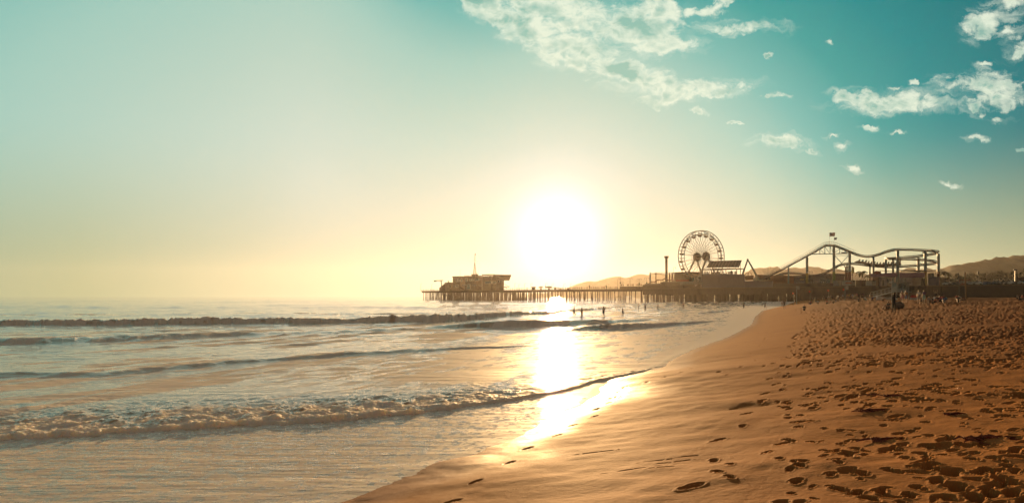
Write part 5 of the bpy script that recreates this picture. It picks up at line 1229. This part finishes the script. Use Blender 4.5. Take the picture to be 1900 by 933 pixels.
for (p, hp, pose, sh_, so_, lab) in BP:
    rt = rng.uniform(-1, 1) if p not in (1705, 1714.5, 1674, 1681) else PI
    hh = 1.25 if 'child' in lab else 1.7
    hp2 = hp
    beach_person(lab, p, hp2, pose, sh_, so_, rt, hh, skin_d if rng.uniform() < .4 else skin_m)
# the nearer couple with their bundle
D = 72.; person('person all in dark standing over the seated companion and bundle', px(1658.5) * D, D, gz(px(1658.5) * D, D), 1.8, .3, 'photo', 'black', 'black', CLO['black'])
D = 84.; x = px(1649) * D; person('person in dark clothes sitting with knees bent beside the big bundle', x, D, gz(x, D) - .03, 1.75, -1.2, 'sit', 'black', 'dark', skin_m)
x, y = px(1667) * 84.5, 84.5; z = gz(x, y); r = thing('bundle', 'large dark rounded bundle lying on the sand beside the seated person', 'bag', (x, y, z))
q = MB(); q.ball((x, y, z + .30), .62, 16, 8, sx=1.0, sy=.7, sz=.75); 
o = q.build('sack', cloth('bundle', (.06, .045, .035)), r, smooth=True)
q = MB(); q.ball((x - .45, y - .1, z + .22), .42, 14, 7, sx=.9, sy=.7, sz=.8); q.build('blanket', cloth('blanket', (.14, .09, .055)), r, smooth=True)
# crowd on the narrow and the raised pier deck
def deck_person(p, off, lab, hgt=1.7):
    x, y = pier(p, off); person(lab, x, y, DECK, hgt, rng.uniform(0, 6), ['stand', 'walk', 'stand', 'photo'][rng.integers(4)], ['dark', 'khaki', 'grey', 'red', 'navy'][rng.integers(5)], 'dark', skin_d, 'people standing along the pier deck')
A_ = 'person by the rail between the pier tip and the harbour building'; B_ = 'person on the narrow pier between the harbour building and the umbrellas'; C_ = 'person on the narrow pier between the umbrellas and the raised deck'; D_ = 'person in the crowd on the raised deck under the double lamps'
for p in (786, 790, 792, 795, 799, 802, 804.5, 807, 811): deck_person(p, 1.0 + rng.uniform(0, 2), A_)
for p in (947, 951, 958, 960, 964, 967, 970, 977, 979): deck_person(p, 1.0 + rng.uniform(0, 3), B_)
for p in (1034, 1036.5, 1044, 1049, 1057, 1065, 1068, 1071, 1075, 1079, 1089.5, 1095, 1098, 1101.5, 1105, 1108, 1111, 1117, 1119.5, 1122, 1126, 1130, 1133, 1142, 1144.5): deck_person(p, 1.0 + rng.uniform(0, 3), C_)
for p in (1152.5, 1154, 1156.5, 1164, 1166, 1170.5, 1173, 1175.5, 1180.5, 1183, 1185, 1187.5, 1190): 
    x, y = pier(p, 1.6); o = person(D_, x, y, zz(531.5, y) , 1.7, rng.uniform(0, 6), 'stand', ['dark', 'khaki', 'grey', 'red'][rng.integers(4)], 'dark', skin_d, 'people standing along the pier deck')
E_ = 'visitor on the amusement deck between the coaster columns'
for p in (1309, 1313, 1322, 1327, 1335, 1342, 1353, 1363):
    x, y = pier(p, 7); person('visitor behind the tall screen wall under the solar roof', x, y, zz(508.6, y) - 1.1, 1.7, rng.uniform(0, 6), 'stand', 'dark', 'dark', skin_d, 'people under the solar roof')
for p in (1505, 1509, 1514, 1517, 1520, 1524, 1528, 1532, 1536, 1584, 1590, 1596, 1603, 1606):
    x, y = pier(p, .8); person(E_, x, y, zz(527, y) - .4 if p < 1545 else zz(524.4, y), 1.7, rng.uniform(0, 6), ['stand', 'photo'][rng.integers(2)], ['white', 'grey', 'blue', 'khaki', 'dark'][rng.integers(5)], 'dark', skin_d, 'visitors on the amusement deck')

# ================================================================== BEACH FURNITURE
def bthing(name, label, cat, p, D, group=None):
    x = px(p) * D; return thing(name, label, cat, (x, D, gz(x, D)), group), x, D, gz(x, D)
D = 165.; r, x, y, z = bthing('lifeguard_station', 'blue grey lifeguard station with a long ramp on the beach', 'lifeguard tower', 1677, D)
lgm = mat('station_paint', (.20, .23, .22), .7); gp_ = lambda p, py, dy=0.: Vector((px(p) * D, D + dy, zz(py, D)))
def fbox(mb, p0, p1, y0, y1, d0, d1):
    mb.box(px(p0) * D, px(p1) * D, D + d0, D + d1, zz(y1, D), zz(y0, D)); return mb
q = MB(); fbox(q, 1664, 1667, 527, 541, 0, 2.2); fbox(q, 1667.1, 1673, 535, 541, 0, 2.2); fbox(q, 1673.1, 1675, 527, 541, 0, 2.2); fbox(q, 1675.1, 1681, 536, 541, 0, 2.2); fbox(q, 1681.1, 1684, 527, 541, 0, 2.2); fbox(q, 1664, 1684, 525.6, 526.95, 0, 2.2); q.build('cabin', lgm, r)
q = MB(); fbox(q, 1667.1, 1673, 527, 534.9, .3, .36); fbox(q, 1675.1, 1681, 527, 535.9, .3, .36); q.build('window', glass(), r)
q = MB(); fbox(q, 1661, 1688, 523.6, 525.4, -.6, 2.8); q.build('roof', mat('station_roof', (.22, .22, .19), .7), r)
for p in (1665, 1674, 1683, 1687): q = MB(); q.box(px(p) * D, px(p) * D + .16, D + .3, D + .46, z - .3, zz(524 if p == 1687 else 541, D)); q.build('leg', lgm, r)
q = MB(); fbox(q, 1661, 1688, 541, 542, -.8, 2.4); q.build('deck', lgm, r)
q = MB(); a, b_ = gp_(1620, 552), gp_(1662, 541.5)
q.hexa([a, b_, b_ + Vector((0, 1.3, 0)), a + Vector((0, 1.3, 0))], [v + Vector((0, 0, .12)) for v in (a, b_, b_ + Vector((0, 1.3, 0)), a + Vector((0, 1.3, 0)))]); q.build('ramp', lgm, r)
q = MB(); hr = mat('ramp_rail', (.34, .33, .29), .7)
for dy in (0, 1.25):
    for dz in (.55, 1.05): q.tube([a + Vector((0, dy, dz)), b_ + Vector((0, dy, dz))], .05, 4)
    for k in range(7): c_ = a.lerp(b_, k / 6) + Vector((0, dy, 0)); q.tube([c_, c_ + Vector((0, 0, 1.05))], .05, 4)
q.build('handrail', hr, r)
# rescue boat hull / board by the ramp
D = 150.; r, x, y, z = bthing('rescue_boat', 'pale curved dinghy lying below the lifeguard ramp', 'boat', 1646, D)
q = MB(); n = 9; sec = []
for i in range(n):
    f = i / (n - 1); w_ = .55 * math.sin(math.pi * min(1, .25 + f * .75)) ** .6 * (1 - .15 * f) + .02; xx = x - 1.9 + 3.8 * f; sh_ = .55 + .35 * (2 * f - 1) ** 2
    sec.append([(xx, y - w_, z + sh_), (xx, y - w_ * .6, z + .12), (xx, y, z + .02), (xx, y + w_ * .6, z + .12), (xx, y + w_, z + sh_), (xx, y + w_ * .8, z + sh_ - .02), (xx, y, z + .16), (xx, y - w_ * .8, z + sh_ - .02)])
q.raw([v for s_ in sec for v in s_], [(i * 8 + k, i * 8 + (k + 1) % 8, (i + 1) * 8 + (k + 1) % 8, (i + 1) * 8 + k) for i in range(n - 1) for k in range(8)] + [tuple(range(8))[::-1], tuple((n - 1) * 8 + k for k in range(8))])
q.build('hull', white_paint(), r, smooth=False); q = MB(); q.box(x - .2, x + .1, y - .42, y + .42, z + .42, z + .47); q.build('thwart', plank(), r)
# tilted sunshade discs
D = 118.; r, x, y, z = bthing('beach_umbrella', 'small pale tilted beach umbrella catching the light', 'umbrella', 1654, D)
MB().tube([(x, y, z), (x + .05, y, zz(523, y))], .025, 5).build('pole', white_paint(), r)
q = MB(); c_ = Vector((x, y, zz(523, y))); q.raw([c_ + Vector((.38 * math.cos(a), .38 * math.sin(a), .10 * math.cos(a + .4))) for a in np.linspace(0, 2 * PI, 12, endpoint=False)] + [c_ + Vector((0, 0, .10)), c_ + Vector((0, 0, .06))], [(i, (i + 1) % 12, 12) for i in range(12)] + [((i + 1) % 12, i, 13) for i in range(12)]); q.build('canopy', white_paint(), r)
D = 132.; r, x, y, z = bthing('cooler', 'red topped grey cool box on the sand beside the white shirted person', 'cooler', 1695.5, D)
q = MB(); q.box(x - .5, x + .5, y - .3, y + .3, z, z + .45); q.build('box', mat('cooler_grey', (.30, .28, .27), .6), r)
q = MB(); q.hexa([(x - .48, y - .3, z + .452), (x + .48, y - .3, z + .452), (x + .48, y + .3, z + .452), (x - .48, y + .3, z + .452)], [(x - .3, y - .2, z + .85), (x + .3, y - .2, z + .85), (x + .3, y + .2, z + .85), (x - .3, y + .2, z + .85)]); q.build('lid', cloth('red', (0, 0, 0)), r)
for (p, py, D, lab) in [(1481.5, 534, 230., 'pale square notice board on a post, left of the orange flags'), (1571.5, 534, 215., 'pale square notice board on a post above the huddle of people')]:
    r, x, y, z = bthing('notice_board', lab, 'sign', p, D, 'notice boards on the beach'); zc = zz(py, D)
    MB().tube([(x - .5, y, z), (x - .5, y, zc + .5)], .10, 6).build('post', lgm, r)
    q = MB(); q.box(x - .34, x + .34, y - .14, y - .11, zc - .48, zc + .48); q.build('board', mat('board_pale', (.42, .40, .36), .7), r)
for (p, py, D, lab) in [(1472.3, 544.3, 200., 'leftmost and lowest of the orange flags on the beach'), (1503, 541, 200., 'orange flag above the seated people in mid beach'), (1537.6, 539, 190., 'orange flag directly above the standing person in grey'), (1566, 537.4, 190., 'orange flag furthest right, by the right notice board')]:
    r, x, y, z = bthing('warning_flag', lab, 'flag', p, D, 'orange flags on the beach'); zc = zz(py, D)
    MB().tube([(x, y, z), (x, y, zc + .25)], .03, 5).build('pole', hr, r)
    q = MB(); q.raw([(x - .25, y, zc + .28), (x + .22, y, zc + .05), (x - .05, y + .03, zc - .22), (x - .3, y, zc - .1), (x - .25, y + .02, zc + .28), (x + .22, y + .02, zc + .05), (x - .05, y + .05, zc - .22), (x - .3, y + .02, zc - .1)], [(0, 1, 2, 3), (7, 6, 5, 4), (0, 4, 5, 1), (1, 5, 6, 2), (2, 6, 7, 3), (3, 7, 4, 0)])
    q.build('pennant', mat('flag_orange', (.95, .10, .03), .7, noise_amt=.05), r)
D = 140.; r, x, y, z = bthing('wooden_pole', 'bare wooden pole standing on the sand before the dark abutment', 'pole', 1792.5, D)
MB().tube([(x, y, z - .3), (px(1791) * D, D, zz(505.5, D))], [.14, .11], 8).build('shaft', pm, r); MB().tube([(px(1791) * D, D, zz(505.5, D)), (px(1791) * D, D, zz(504.6, D))], .13, 8).build('cap', steel_dark(), r)
# towels and bags left on the sand
for i, (p, D, c_, lab) in enumerate([(1733, 118., 'khaki', 'small khaki beach bag left of the purple shirted person'), (1742, 112., 'dark', 'dark beach bag lying in front of the seated group'), (1785, 120., 'dark', 'dark bag by the foot of the wooden pole'), (1712, 110., 'dark', 'dark bag lying on the open sand below the white shirt'), (1606.5, 175., 'white', 'white beach bag by the person in white and teal'), (1755, 150., 'teal', 'teal beach bag at the right end of the group')]):
    x = px(p) * D; z = gz(x, D); q = MB(); q.ball((x, D, z + .12), .34, 10, 5, sy=.6, sz=.55); q.tube([(x - .15, D, z + .25), (x, D, z + .42), (x + .15, D, z + .25)], .03, 5); tag(q.build('beach_bag', CLO[c_], None, smooth=True, loc=(x, D, z)), lab, 'bag')
# kelp
km = mat('kelp', (.16, .035, .012), .9, noise_amt=.5, scale=12)
for (p, py, L, hgt, lab) in [(1618, 762, 0.8, .07, 'reddish clump of kelp trailing to the right, among the prints'), (1822, 814, .75, .10, 'reddish kelp clump at the lower right with a long tail'), (1652, 735, .45, .05, 'small kelp scrap above the larger reddish clump'), (1768, 769, .30, .03, 'tiny kelp scrap in the middle of the churned sand'), (1640, 816, .55, .03, 'thin strand of kelp lying flat above the scuffs')]:
    x, y, z = ground(p, py); q = MB()
    for k in range(34):
        f = rng.uniform(0, 1) ** 1.7; bx0 = x + (f - .3) * L; s_ = (1 - f) * .8 + .2
        p0 = Vector((bx0, y + rng.normal(0, .05) * s_, z - .01)); d_ = Vector((rng.normal(.05, .12), rng.normal(0, .08), abs(rng.normal(hgt * .6, hgt * .5)) * s_))
        p1 = p0 + d_ * .6; p2 = p1 + Vector((d_.x, d_.y, -d_.z * .8)) + Vector((.05, 0, 0)); wv_ = Vector((0, .018, .008)) 
        q.raw([p0, p1, p2, p2 + wv_, p1 + wv_ * 2.6, p0 + wv_], [(0, 1, 4, 5), (1, 2, 3, 4)])
    q.tube([(x - .1 * L, y, z + .02), (x + .3 * L, y + .03, z + .03), (x + .9 * L, y - .02, z + .01)], [.02, .014, .006], 5)
    tag(q.build('kelp_clump', km, None, loc=(x, y, z)), lab, 'seaweed')
